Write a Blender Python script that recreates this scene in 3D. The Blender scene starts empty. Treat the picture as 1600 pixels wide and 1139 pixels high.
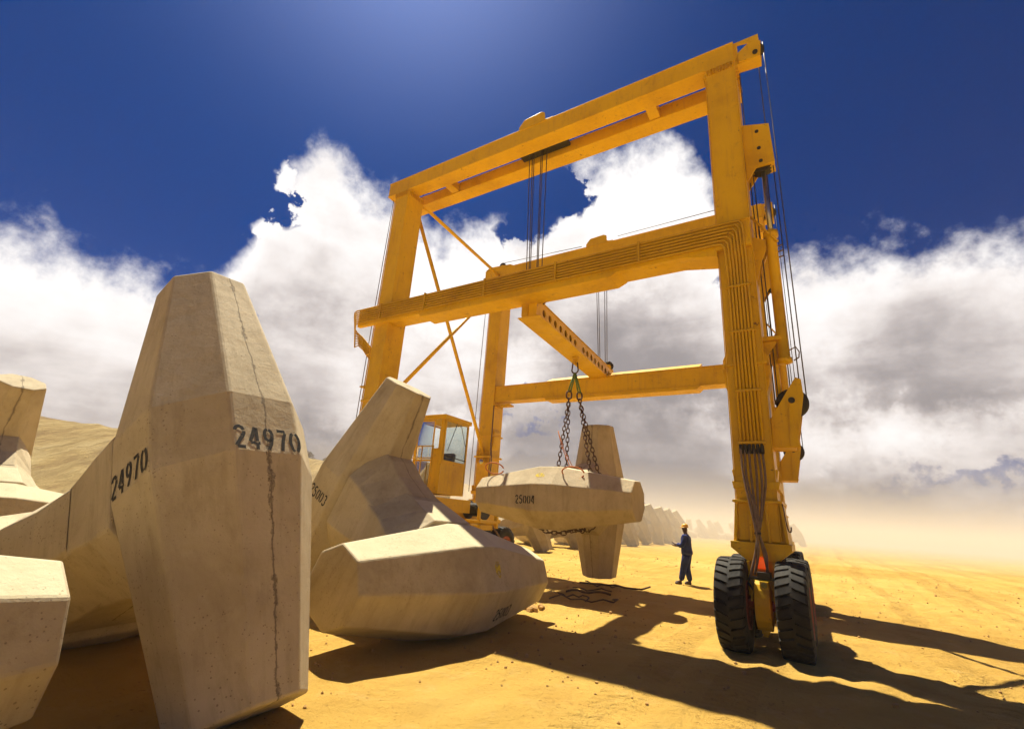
import bpy, bmesh, math, random
from mathutils import Vector, Matrix, Euler, noise
random.seed(7)
R = math.radians
SC = bpy.context.scene
COL = SC.collection
PI = math.pi

# ------------------------------------------------------------------ materials
def new_mat(name):
    m = bpy.data.materials.new(name); m.use_nodes = True
    nt = m.node_tree
    return m, nt, nt.nodes['Principled BSDF']
def N(nt, t, **kw):
    n = nt.nodes.new(t)
    for k, v in kw.items():
        if k in n.inputs: n.inputs[k].default_value = v
        else: setattr(n, k, v)
    return n
def L(nt, a, b): nt.links.new(a, b)
def ramp(nt, fac, stops):
    r = nt.nodes.new('ShaderNodeValToRGB')
    e = r.color_ramp.elements
    while len(e) > 1: e.remove(e[-1])
    e[0].position = stops[0][0]; e[0].color = stops[0][1]
    for p, c in stops[1:]:
        x = e.new(p); x.color = c
    L(nt, fac, r.inputs[0]); return r.outputs[0]
def g4(v): return (v, v, v, 1)
def noise_n(nt, co, scale, detail=6, rough=.6, dist=0):
    n = N(nt, 'ShaderNodeTexNoise', Scale=scale, Detail=detail, Roughness=rough, Distortion=dist)
    L(nt, co, n.inputs['Vector']); return n.outputs['Fac']
def mixc(nt, f, a, b, mode='MIX'):
    m = nt.nodes.new('ShaderNodeMix'); m.data_type = 'RGBA'; m.blend_type = mode
    for s, v in ((0, f), (6, a), (7, b)):
        if hasattr(v, 'is_linked'): L(nt, v, m.inputs[s])
        else: m.inputs[s].default_value = v
    return m.outputs[2]
def math_n(nt, op, a, b=0, c=0, clamp=False):
    m = nt.nodes.new('ShaderNodeMath'); m.operation = op; m.use_clamp = clamp
    for i, v in enumerate((a, b, c)):
        if hasattr(v, 'is_linked'): L(nt, v, m.inputs[i])
        else: m.inputs[i].default_value = v
    return m.outputs[0]
def bump(nt, h, strength, dist, prev=None):
    b = N(nt, 'ShaderNodeBump', Strength=strength, Distance=dist)
    L(nt, h, b.inputs['Height'])
    if prev: L(nt, prev, b.inputs['Normal'])
    return b.outputs[0]
def objco(nt): return nt.nodes.new('ShaderNodeTexCoord').outputs['Object']

def mat_plain(name, col, rough=.6, metal=0, var=.25, scale=6, bmp=.15):
    m, nt, p = new_mat(name); co = objco(nt)
    n = noise_n(nt, co, scale)
    d = tuple(c * (1 - var) for c in col) + (1,)
    h = tuple(min(1, c * (1 + var * .4)) for c in col) + (1,)
    L(nt, ramp(nt, n, [(.3, d), (.7, h)]), p.inputs['Base Color'])
    p.inputs['Roughness'].default_value = rough; p.inputs['Metallic'].default_value = metal
    if bmp: L(nt, bump(nt, noise_n(nt, co, scale * 8), bmp, .01), p.inputs['Normal'])
    return m

def mat_yellow(name='crane_yellow_paint', base=(.70, .43, .001)):
    m, nt, p = new_mat(name); co = objco(nt)
    n = noise_n(nt, co, .9, 8, .65)
    c = ramp(nt, n, [(.3, (base[0]*.78, base[1]*.72, base[2]*.8, 1)), (.5, base + (1,)), (.75, (min(1, base[0]*1.08), base[1]*1.12, base[2]*1.6, 1))])
    # vertical rain streaks of dust
    mp = N(nt, 'ShaderNodeMapping'); mp.inputs['Scale'].default_value = (9, 9, .7); L(nt, co, mp.inputs[0])
    st = noise_n(nt, mp.outputs[0], 1.4, 6, .7)
    c = mixc(nt, ramp(nt, st, [(.52, g4(0)), (.75, g4(.45))]), c, (.42, .19, .03, 1))
    # grime collecting in patches and thin plate seams every few metres
    gr = noise_n(nt, co, 2.6, 9, .78, .6)
    c = mixc(nt, ramp(nt, gr, [(.57, g4(0)), (.70, g4(.5))]), c, (.30, .14, .012, 1))
    # rust chips
    r1 = noise_n(nt, co, 7, 10, .75, .3)
    rf = ramp(nt, r1, [(.625, g4(0)), (.66, g4(.9))])
    c = mixc(nt, rf, c, (.13, .05, .02, 1))
    L(nt, c, p.inputs['Base Color'])
    L(nt, ramp(nt, noise_n(nt, co, 3, 6), [(.3, g4(.32)), (.7, g4(.6))]), p.inputs['Roughness'])
    p.inputs['Specular IOR Level'].default_value = .3
    b = bump(nt, noise_n(nt, co, 2.2, 4), .12, .03)
    L(nt, bump(nt, r1, .15, .006, b), p.inputs['Normal'])
    return m

def mat_concrete():
    m, nt, p = new_mat('cast_concrete'); co = objco(nt)
    big = noise_n(nt, co, 1.1, 8, .6, .4)
    c = ramp(nt, big, [(.28, (.36, .29, .175, 1)), (.5, (.47, .39, .25, 1)), (.72, (.55, .47, .32, 1))])
    oi = nt.nodes.new('ShaderNodeObjectInfo')
    # streaks
    mp = N(nt, 'ShaderNodeMapping'); mp.inputs['Scale'].default_value = (5, 5, .8); L(nt, co, mp.inputs[0])
    st = noise_n(nt, mp.outputs[0], 1.6, 7, .7)
    c = mixc(nt, ramp(nt, st, [(.50, g4(0)), (.72, g4(.4))]), c, (.22, .165, .09, 1))
    st2 = noise_n(nt, co, 3.2, 8, .7, .8)
    c = mixc(nt, ramp(nt, st2, [(.56, g4(0)), (.70, g4(.45))]), c, (.48, .41, .28, 1))
    # pits / blow holes
    v = N(nt, 'ShaderNodeTexVoronoi', Scale=26, Randomness=1.0); L(nt, co, v.inputs['Vector'])
    area = noise_n(nt, co, 1.9, 5)
    thr = math_n(nt, 'MULTIPLY_ADD', area, .42, -.085)
    pit = math_n(nt, 'LESS_THAN', v.outputs['Distance'], thr)
    v2 = N(nt, 'ShaderNodeTexVoronoi', Scale=60, Randomness=1.0); L(nt, co, v2.inputs['Vector'])
    thr2 = math_n(nt, 'MULTIPLY_ADD', noise_n(nt, co, 2.7, 5), .5, -.17)
    pit2 = math_n(nt, 'LESS_THAN', v2.outputs['Distance'], thr2)
    pits = math_n(nt, 'MAXIMUM', pit, math_n(nt, 'MULTIPLY', pit2, .7))
    c = mixc(nt, math_n(nt, 'MULTIPLY', pits, .62), c, (.17, .12, .07, 1))
    # rough mould seam along the plane x = 0 of the unit
    sp = nt.nodes.new('ShaderNodeSeparateXYZ'); L(nt, co, sp.inputs[0])
    wob = math_n(nt, 'MULTIPLY_ADD', noise_n(nt, co, 2.5, 4), .12, -.06)
    ax = math_n(nt, 'ABSOLUTE', math_n(nt, 'ADD', sp.outputs[0], wob))
    wid = math_n(nt, 'MULTIPLY_ADD', noise_n(nt, co, 4, 8, .8), .22, -.102)
    seam = math_n(nt, 'LESS_THAN', ax, wid)
    core = math_n(nt, 'LESS_THAN', ax, .006)
    brk = ramp(nt, noise_n(nt, co, 55, 4, .8), [(.42, g4(.15)), (.58, g4(1))])
    seam = math_n(nt, 'MAXIMUM', math_n(nt, 'MULTIPLY', seam, brk), math_n(nt, 'MULTIPLY', core, .8))
    gate = math_n(nt, 'GREATER_THAN', sp.outputs[1], -.7)      # seam only on the shank and the upright fluke
    seam = math_n(nt, 'MULTIPLY', seam, gate)
    c = mixc(nt, math_n(nt, 'MULTIPLY', seam, .8), c, (.10, .07, .04, 1))
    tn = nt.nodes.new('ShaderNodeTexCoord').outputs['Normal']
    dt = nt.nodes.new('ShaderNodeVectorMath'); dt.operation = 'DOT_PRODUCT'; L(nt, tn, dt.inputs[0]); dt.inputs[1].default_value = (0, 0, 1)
    trow_sunlit = math_n(nt, 'MULTIPLY', math_n(nt, 'GREATER_THAN', dt.outputs['Value'], .93), math_n(nt, 'LESS_THAN', sp.outputs[1], -.30))
    # open casting face: rough holed laitance, its paler colour also painting in sunlight
    c = mixc(nt, trow_sunlit, c, (.60, .53, .35, 1))
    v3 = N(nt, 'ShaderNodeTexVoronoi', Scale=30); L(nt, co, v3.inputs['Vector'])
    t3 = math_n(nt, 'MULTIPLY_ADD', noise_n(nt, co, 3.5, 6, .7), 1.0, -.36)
    hole = math_n(nt, 'MULTIPLY', math_n(nt, 'MULTIPLY', math_n(nt, 'LESS_THAN', v3.outputs['Distance'], t3), trow_sunlit), ramp(nt, noise_n(nt, co, 38, 4, .8), [(.47, g4(0)), (.55, g4(1))]))
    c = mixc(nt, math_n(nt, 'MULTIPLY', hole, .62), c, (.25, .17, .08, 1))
    c = mixc(nt, math_n(nt, 'MULTIPLY', trow_sunlit, ramp(nt, noise_n(nt, co, 2.4, 8, .7), [(.45, g4(0)), (.7, g4(.4))])), c, (.44, .35, .19, 1))
    # brightness differs a little between units
    c = mixc(nt, 1.0, c, ramp(nt, oi.outputs['Random'], [(0, g4(.9)), (1, g4(1.05))]), 'MULTIPLY')
    L(nt, c, p.inputs['Base Color'])
    geo = nt.nodes.new('ShaderNodeNewGeometry')
    drip = ramp(nt, noise_n(nt, co, 7, 9, .82, .5), [(.61, g4(0)), (.67, g4(.4))])
    c = mixc(nt, drip, c, (.17, .12, .06, 1))
    L(nt, c, p.inputs['Base Color'])
    p.inputs['Roughness'].default_value = .88
    b = bump(nt, noise_n(nt, co, 3, 10, .62), .5, .035)
    b = bump(nt, noise_n(nt, co, 40, 6, .7), .35, .008, b)
    b = bump(nt, math_n(nt, 'SUBTRACT', 1, math_n(nt, 'ADD', math_n(nt, 'ADD', pits, hole), seam)), .6, .012, b)
    L(nt, b, p.inputs['Normal'])
    return m

def mat_sand():
    m, nt, p = new_mat('golden_sand'); co = objco(nt)
    big = noise_n(nt, co, .13, 8, .6, .5)
    c = ramp(nt, big, [(.3, (.40, .235, .045, 1)), (.5, (.50, .315, .07, 1)), (.7, (.56, .385, .11, 1))])
    med = noise_n(nt, co, 1.1, 9, .68, .6)
    c = mixc(nt, ramp(nt, med, [(.5, g4(0)), (.74, g4(.42))]), c, (.34, .165, .03, 1))
    med2 = noise_n(nt, co, 2.3, 8, .7, .3)
    c = mixc(nt, ramp(nt, med2, [(.55, g4(0)), (.72, g4(.35))]), c, (.58, .41, .17, 1))
    # crumbs of darker damp earth
    v = N(nt, 'ShaderNodeTexVoronoi', Scale=17); L(nt, co, v.inputs['Vector'])
    thr = math_n(nt, 'MULTIPLY_ADD', noise_n(nt, co, .55, 6, .7), 1.3, -.50)
    sp = math_n(nt, 'LESS_THAN', v.outputs['Distance'], thr)
    spk = math_n(nt, 'MULTIPLY', sp, ramp(nt, noise_n(nt, co, 22, 5, .8), [(.5, g4(0)), (.56, g4(1))]))
    c = mixc(nt, math_n(nt, 'MULTIPLY', spk, .7), c, (.24, .12, .03, 1))
    p.inputs['Roughness'].default_value = .95
    p.inputs['Specular IOR Level'].default_value = .15
    b = bump(nt, noise_n(nt, co, 1.6, 9, .70, .3), .8, .16)
    b = bump(nt, noise_n(nt, co, 11, 8, .78), .8, .035, b)
    b = bump(nt, noise_n(nt, co, 90, 3, .7), .35, .004, b)
    b = bump(nt, spk, .5, .02, b)
    # faint compacted wheel ruts running with the crane's travel
    mp = N(nt, 'ShaderNodeMapping'); mp.inputs['Rotation'].default_value = (0, 0, R(32.8)); L(nt, co, mp.inputs[0])
    s2 = nt.nodes.new('ShaderNodeSeparateXYZ'); L(nt, mp.outputs[0], s2.inputs[0])
    wob = math_n(nt, 'MULTIPLY_ADD', noise_n(nt, co, .10, 2), 2.2, -1.1)
    ux = math_n(nt, 'ADD', s2.outputs[0], wob); trk = None
    for off, hw in ((-1.9, .26), (-.95, .26), (1.35, .24), (3.6, .26), (4.5, .26), (7.4, .25), (9.3, .25), (11.8, .26), (12.8, .26)):
        au = math_n(nt, 'ABSOLUTE', math_n(nt, 'SUBTRACT', ux, off))
        inb = math_n(nt, 'LESS_THAN', au, hw)
        ph = math_n(nt, 'FRACT', math_n(nt, 'MULTIPLY', math_n(nt, 'ADD', s2.outputs[1], math_n(nt, 'MULTIPLY', au, .5)), 6.5))
        lug = math_n(nt, 'GREATER_THAN', ph, .55)
        pat = math_n(nt, 'MULTIPLY', inb, math_n(nt, 'MULTIPLY_ADD', lug, .55, .45))
        trk = pat if trk is None else math_n(nt, 'MAXIMUM', trk, pat)
    trk = math_n(nt, 'MULTIPLY', trk, ramp(nt, noise_n(nt, co, .5, 7, .7), [(.42, g4(0)), (.56, g4(1))]))
    c = mixc(nt, math_n(nt, 'MULTIPLY', trk, .38), c, (.34, .20, .04, 1))
    L(nt, c, p.inputs['Base Color'])
    b = bump(nt, math_n(nt, 'SUBTRACT', 1, trk), 1.0, .07, b)
    w = N(nt, 'ShaderNodeTexWave', Scale=.55, Distortion=3.5, Detail=4); w.inputs['Detail Scale'].default_value = 1.2
    L(nt, mp.outputs[0], w.inputs['Vector'])
    b = bump(nt, w.outputs['Fac'], .22, .08, b)
    L(nt, b, p.inputs['Normal'])
    return m

def mat_bank():
    m, nt, p = new_mat('graded_earth_bank'); co = objco(nt)
    mp = N(nt, 'ShaderNodeMapping'); mp.inputs['Rotation'].default_value = (0, 0, R(-60)); mp.inputs['Scale'].default_value = (1, .12, .12); L(nt, co, mp.inputs[0])
    n = noise_n(nt, mp.outputs[0], .7, 10, .78, .25)
    n2 = noise_n(nt, co, .25, 8, .6, .3)
    c = ramp(nt, n, [(.38, (.36, .23, .075, 1)), (.5, (.56, .40, .15, 1)), (.62, (.70, .55, .26, 1))])
    c = mixc(nt, ramp(nt, n2, [(.45, g4(0)), (.7, g4(.4))]), c, (.28, .17, .06, 1))
    L(nt, c, p.inputs['Base Color']); p.inputs['Roughness'].default_value = .95
    L(nt, bump(nt, n, 1.0, 1.6), p.inputs['Normal'])
    return m

def mat_paint_stencil():
    m, nt, p = new_mat('black_stencil_paint'); co = objco(nt)
    p.inputs['Base Color'].default_value = (.018, .015, .013, 1); p.inputs['Roughness'].default_value = .8
    w = ramp(nt, noise_n(nt, co, 16, 8, .8), [(.22, g4(.4)), (.32, g4(1))])
    L(nt, w, p.inputs['Alpha'])
    return m
def mat_mark():
    m, nt, p = new_mat('yellow_marking_spray'); co = objco(nt)
    p.inputs['Base Color'].default_value = (.70, .52, .01, 1); p.inputs['Roughness'].default_value = .8
    L(nt, ramp(nt, noise_n(nt, co, 14, 6, .7), [(.38, g4(0)), (.58, g4(.9))]), p.inputs['Alpha'])
    return m
def mat_glass():
    m, nt, p = new_mat('dusty_cab_glass')
    gl = N(nt, 'ShaderNodeBsdfGlossy', Roughness=.03); tr = N(nt, 'ShaderNodeBsdfTransparent'); df = N(nt, 'ShaderNodeBsdfDiffuse')
    tr.inputs[0].default_value = (.80, .86, .82, 1); df.inputs[0].default_value = (.6, .62, .52, 1)
    co = objco(nt)
    m1 = nt.nodes.new('ShaderNodeMixShader'); m2 = nt.nodes.new('ShaderNodeMixShader')
    fr = N(nt, 'ShaderNodeFresnel', IOR=1.45)
    L(nt, fr.outputs[0], m1.inputs[0]); L(nt, tr.outputs[0], m1.inputs[1]); L(nt, gl.outputs[0], m1.inputs[2])
    L(nt, ramp(nt, noise_n(nt, co, 3, 6), [(.35, g4(.02)), (.7, g4(.12))]), m2.inputs[0])
    L(nt, m1.outputs[0], m2.inputs[1]); L(nt, df.outputs[0], m2.inputs[2])
    L(nt, m2.outputs[0], nt.nodes['Material Output'].inputs[0])
    return m
def mat_tyre():
    m, nt, p = new_mat('dusty_black_rubber'); co = objco(nt)
    n = noise_n(nt, co, 9, 8, .7)
    c = ramp(nt, n, [(.35, (.009, .008, .007, 1)), (.62, (.018, .015, .012, 1)), (.82, (.085, .055, .025, 1))])
    L(nt, c, p.inputs['Base Color']); p.inputs['Roughness'].default_value = .72; p.inputs['Specular IOR Level'].default_value = .3
    L(nt, bump(nt, noise_n(nt, co, 50, 5), .3, .006), p.inputs['Normal'])
    return m

M = {}
M['yellow'] = mat_yellow()
M['pipe'] = mat_yellow('pipe_yellow_paint', (.57, .34, .004))
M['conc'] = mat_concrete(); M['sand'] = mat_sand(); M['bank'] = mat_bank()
M['ink'] = mat_paint_stencil(); M['mark'] = mat_mark(); M['glass'] = mat_glass(); M['tyre'] = mat_tyre()
M['rope'] = mat_plain('steel_wire_rope', (.10, .085, .075), .55, .5)
M['steel'] = mat_plain('bare_steel', (.42, .42, .43), .3, .9)
M['chain'] = mat_plain('rusty_chain_steel', (.13, .07, .045), .7, .5, .5, 20)
M['green'] = mat_plain('green_sling_paint', (.10, .20, .03), .6, 0, .4, 12)
M['dark'] = mat_plain('dark_machine_grease', (.03, .025, .02), .6, .2)
M['red'] = mat_plain('red_rim_paint', (.30, .045, .02), .6, 0, .5, 8)
M['hose'] = mat_plain('dusty_hydraulic_hose', (.20, .13, .08), .6, 0, .4, 10)
M['orange_rope'] = mat_plain('orange_lifting_rope', (.55, .17, .03), .8, 0, .3, 30)
M['blue'] = mat_plain('navy_work_cloth', (.006, .022, .17), .9, 0, .35, 9, .4)
M['skin'] = mat_plain('dark_brown_skin', (.07, .03, .018), .5, 0, .2, 12, .05)
M['hat'] = mat_plain('yellow_hard_hat', (.75, .42, .05), .4, 0, .2, 9, 0)
M['boot'] = mat_plain('brown_boot_leather', (.05, .025, .015), .6)
M['seat'] = mat_plain('black_seat_vinyl', (.025, .022, .022), .5)
M['clod'] = mat_plain('dry_earth_clod', (.50, .30, .10), .95, 0, .4, 5, .5)
M['wood'] = mat_plain('grey_brown_scrap', (.14, .085, .045), .85, 0, .5, 8, .4)
M['leaf'] = mat_plain('dry_scrub_leaf', (.12, .085, .03), .8, 0, .4, 4)
M['rubberpad'] = M['tyre']
def _refl():
    m, nt, p = new_mat('orange_hazard_lens'); co = objco(nt)
    p.inputs['Base Color'].default_value = (.85, .09, .015, 1); p.inputs['Roughness'].default_value = .25
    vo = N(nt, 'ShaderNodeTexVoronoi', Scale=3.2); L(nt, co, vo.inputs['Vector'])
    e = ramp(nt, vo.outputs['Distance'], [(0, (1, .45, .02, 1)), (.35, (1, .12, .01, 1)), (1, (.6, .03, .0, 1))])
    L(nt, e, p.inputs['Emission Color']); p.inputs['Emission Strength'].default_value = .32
    return m
M['lens'] = _refl()

# ------------------------------------------------------------------ objects
def tag(o, label=None, cat=None, group=None, kind=None):
    if label: o['label'] = label
    if cat: o['category'] = cat
    if group: o['group'] = group
    if kind: o['kind'] = kind
    return o
def empty(name, loc=(0, 0, 0), rz=0, **kw):
    o = bpy.data.objects.new(name, None); COL.objects.link(o); o.location = loc; o.rotation_euler = (0, 0, rz)
    o.empty_display_size = .3
    return tag(o, **kw)

class MB:
    """collects shapes; XF maps the coordinates given to the object's space"""
    def __init__(s, XF=None): s.bm = bmesh.new(); s.XF = XF or (lambda p: Vector(p))
    def poly(s, pts, faces, smooth=False):
        vs = [s.bm.verts.new(s.XF(p)) for p in pts]; s.bm.verts.ensure_lookup_table()
        for f in faces:
            try:
                ff = s.bm.faces.new([vs[i] for i in f]); ff.smooth = smooth
            except ValueError: pass
    def box(s, a0, a1, b0, b1, c0, c1):
        P = [(x, y, z) for x in (a0, a1) for y in (b0, b1) for z in (c0, c1)]
        s.poly(P, [(0, 1, 3, 2), (4, 6, 7, 5), (0, 4, 5, 1), (2, 3, 7, 6), (0, 2, 6, 4), (1, 5, 7, 3)])
        return s
    def prism(s, pts2, axis, a, b):
        """polygon pts2 in the two other axes, extruded along axis from a to b"""
        def mk(p, t):
            if axis == 0: return (t, p[0], p[1])
            if axis == 1: return (p[0], t, p[1])
            return (p[0], p[1], t)
        n = len(pts2)
        P = [mk(p, a) for p in pts2] + [mk(p, b) for p in pts2]
        F = [tuple(range(n)), tuple(range(2 * n - 1, n - 1, -1))] + [(i, (i + 1) % n, (i + 1) % n + n, i + n) for i in range(n)]
        s.poly(P, F); return s
    def loft(s, rings, smooth=False, cap=True):
        n = len(rings[0]); P = [p for r in rings for p in r]; F = []
        for k in range(len(rings) - 1):
            for i in range(n):
                j = (i + 1) % n
                F.append((k*n + i, k*n + j, (k+1)*n + j, (k+1)*n + i))
        s.poly(P, F, smooth)
        if cap:
            s.poly(rings[0], [tuple(range(n))[::-1]]); s.poly(rings[-1], [tuple(range(n))])
        return s
    def tube(s, pts, r, n=8, smooth=True, cap=True):
        pts = [Vector(p) for p in pts]; rings = []
        up = None
        for i, p in enumerate(pts):
            d = (pts[min(i+1, len(pts)-1)] - pts[max(i-1, 0)]).normalized()
            if up is None:
                up = Vector((0, 0, 1)) if abs(d.z) < .9 else Vector((1, 0, 0))
            a = d.cross(up).normalized(); up = a.cross(d).normalized()
            rr = r[i] if isinstance(r, (list, tuple)) else r
            rings.append([tuple(p + (a * math.cos(2*PI*k/n) + up * math.sin(2*PI*k/n)) * rr) for k in range(n)])
        return s.loft(rings, smooth, cap)
    def lathe(s, prof, axis, c, n=32, smooth=True):
        """prof: (radius, offset along axis) rings about centre c"""
        rings = []
        for rad, t in prof:
            ring = []
            for k in range(n):
                a = 2*PI*k/n; u, v = rad*math.cos(a), rad*math.sin(a)
                o = [(t, u, v), (u, t, v), (u, v, t)][axis]
                ring.append((c[0]+o[0], c[1]+o[1], c[2]+o[2]))
            rings.append(ring)
        return s.loft(rings, smooth)
    def sphere(s, c, r, sub=2):
        b = bmesh.new(); bmesh.ops.create_icosphere(b, subdivisions=sub, radius=1)
        rr = r if isinstance(r, (tuple, list)) else (r, r, r)
        s.poly([(c[0]+v.co.x*rr[0], c[1]+v.co.y*rr[1], c[2]+v.co.z*rr[2]) for v in b.verts], [tuple(v.index for v in f.verts) for f in b.faces], True)
        b.free(); return s
    def build(s, name, mat, parent=None, bevel=0, weld=True, **kw):
        if weld: bmesh.ops.remove_doubles(s.bm, verts=s.bm.verts, dist=1e-5)
        bmesh.ops.recalc_face_normals(s.bm, faces=s.bm.faces)
        me = bpy.data.meshes.new(name); s.bm.to_mesh(me); s.bm.free(); me.materials.append(mat)
        o = bpy.data.objects.new(name, me); COL.objects.link(o)
        if parent: o.parent = parent
        if bevel:
            b = o.modifiers.new('bevel', 'BEVEL'); b.width = bevel; b.segments = 2; b.limit_method = 'ANGLE'; b.angle_limit = R(28)
            b.harden_normals = False
        return tag(o, **kw)
def arc(c, r, a0, a1, n, plane='xz', y=0):
    out = []
    for i in range(n + 1):
        a = R(a0 + (a1 - a0) * i / n); u, v = c[0] + r*math.cos(a), c[1] + r*math.sin(a)
        out.append((u, y, v) if plane == 'xz' else ((y, u, v) if plane == 'yz' else (u, v, y)))
    return out
def copy_tree(o, parent=None):
    c = o.copy(); COL.objects.link(c); c.parent = parent
    for ch in list(o.children): copy_tree(ch, c)
    return c

# ------------------------------------------------------------------ camera
FPX = 745.795; PITCH = .3084; ROLL = .0702; CAMH = 1.6
fw = Vector((0, math.cos(PITCH), math.sin(PITCH))); up = Vector((0, -math.sin(PITCH), math.cos(PITCH))); rt = Vector((1, 0, 0))
cr, sr = math.cos(ROLL), math.sin(ROLL)
rt2 = rt * cr + up * sr; up2 = up * cr - rt * sr
cam = bpy.data.cameras.new('camera'); cam.sensor_width = 36; cam.lens = FPX / 1600 * 36; cam.clip_start = .05; cam.clip_end = 6000
co_ = bpy.data.objects.new('camera', cam); COL.objects.link(co_)
mw = Matrix((rt2, up2, -fw)).transposed().to_4x4(); mw.translation = Vector((0, 0, CAMH)); co_.matrix_world = mw
SC.camera = co_

# ------------------------------------------------------------------ light
SUN_EL, SUN_AZ = 63.3, -24.0          # degrees; azimuth from +Y, negative to the left
e_, a_ = R(SUN_EL), R(SUN_AZ)
sd = Vector((math.sin(a_)*math.cos(e_), math.cos(a_)*math.cos(e_), math.sin(e_)))
sl = bpy.data.lights.new('sun', 'SUN'); sl.energy = 5.0; sl.angle = R(.5); sl.color = (1, .91, .71)
so = bpy.data.objects.new('sun', sl); COL.objects.link(so); so.rotation_euler = sd.to_track_quat('Z', 'Y').to_euler(); so.location = (0, 0, 30)

W = bpy.data.worlds.new('World'); SC.world = W; W.use_nodes = True
nt = W.node_tree; bg = nt.nodes['Background']
sky = nt.nodes.new('ShaderNodeTexSky'); sky.sky_type = 'NISHITA'; sky.sun_disc = False
sky.sun_elevation = e_; sky.sun_rotation = a_; sky.air_density = .8; sky.dust_density = 1.4; sky.ozone_density = 3; sky.altitude = 600
tc = nt.nodes.new('ShaderNodeTexCoord'); D = tc.outputs['Generated']
sp = nt.nodes.new('ShaderNodeSeparateXYZ'); L(nt, D, sp.inputs[0])
az = math_n(nt, 'MULTIPLY', math_n(nt, 'ARCTAN2', sp.outputs[0], sp.outputs[1]), 57.2958)
el = math_n(nt, 'MULTIPLY', math_n(nt, 'ARCSINE', sp.outputs[2]), 57.2958)
fc = nt.nodes.new('ShaderNodeFloatCurve')
pts = [(-180, 2), (-100, 2), (-61, 15), (-50.6, 20.0), (-44.4, 19.8), (-40, 19.6), (-37, 20.4), (-34.7, 21.5), (-32.6, 26), (-31.3, 32.6), (-30.0, 34.2), (-28.2, 35.2), (-26.2, 35.8), (-22.5, 34.6), (-18, 34.3), (-14, 33.6), (-10.3, 32.2), (-5.1, 33.4), (1.5, 33.9), (4.5, 37.4), (9.9, 40.3), (18, 41.8), (21.4, 40.2), (24.4, 37.7), (27.5, 31), (31.4, 26.6), (36.3, 25.6), (39.9, 27.2), (45, 26.4), (51, 24.6), (57, 23), (66, 3), (180, 2)]
cv = fc.mapping.curves[0]
while len(cv.points) > 2: cv.points.remove(cv.points[-1])
for i, (x, y) in enumerate(pts):
    X, Y = (x + 180) / 360, y / 60
    if i == 0: cv.points[0].location = (X, Y)
    elif i == len(pts) - 1: cv.points[-1].location = (X, Y)
    else: cv.points.new(X, Y)
fc.mapping.update()
L(nt, math_n(nt, 'MULTIPLY_ADD', az, 1/360, .5), fc.inputs[1])
top = math_n(nt, 'MULTIPLY', fc.outputs[0], 60)
Fh = math_n(nt, 'SUBTRACT', top, el)
n1 = noise_n(nt, D, 7, 9, .57, .0)
n2 = noise_n(nt, D, 24, 5, .62, .0)
F = math_n(nt, 'ADD', Fh, math_n(nt, 'MULTIPLY_ADD', n1, 11, -5.5))
F = math_n(nt, 'ADD', F, math_n(nt, 'MULTIPLY_ADD', n2, 3.6, -1.8))
azw = math_n(nt, 'ADD', az, math_n(nt, 'ADD', math_n(nt, 'MULTIPLY_ADD', n1, 12, -6), math_n(nt, 'MULTIPLY_ADD', n2, 8, -4))); elw = math_n(nt, 'ADD', el, math_n(nt, 'ADD', math_n(nt, 'MULTIPLY_ADD', n1, 7, -3.5), math_n(nt, 'MULTIPLY_ADD', n2, 8, -4)))
def blob(a0, e0, ra, re, amp):
    d1 = math_n(nt, 'DIVIDE', math_n(nt, 'SUBTRACT', azw, a0), ra); d2 = math_n(nt, 'DIVIDE', math_n(nt, 'SUBTRACT', elw, e0), re)
    q = math_n(nt, 'ADD', math_n(nt, 'MULTIPLY', d1, d1), math_n(nt, 'MULTIPLY', d2, d2))
    return math_n(nt, 'MULTIPLY', math_n(nt, 'MAXIMUM', math_n(nt, 'SUBTRACT', 1, q), 0), amp)
holes = [(-30.6, 29.6, 3.0, 2.2, -12), (3.8, 37.6, 3.4, 4.0, -9), (6.8, 36.0, 2.6, 2.2, -7), (0.5, 33.6, 3.6, 2.2, -7), (4.4, 10.9, 6.5, 1.8, -9), (-1.5, 12.6, 4, 1.6, -10.5),
         (46, 5.6, 20, 2.0, -9), (25.8, 27.6, 3, 2, -10), (-31, 17, 5, 1.8, -9)]
adds = [(-31.4, 33.4, 2.2, 1.6, 4), (-31.8, 26.3, 3, 1.6, 5)]
F = math_n(nt, 'MINIMUM', F, 9.5)
F = math_n(nt, 'ADD', F, math_n(nt, 'MULTIPLY_ADD', n2, 3, -1.5))
for b in holes + adds: F = math_n(nt, 'ADD', F, blob(*b))
sm = nt.nodes.new('ShaderNodeMapRange'); sm.interpolation_type = 'SMOOTHSTEP'; L(nt, F, sm.inputs[0])
for k, v in zip(('From Min', 'From Max', 'To Min', 'To Max'), (-2.2, 2.8, 0, 1)): sm.inputs[k].default_value = v
mask = sm.outputs[0]
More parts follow.
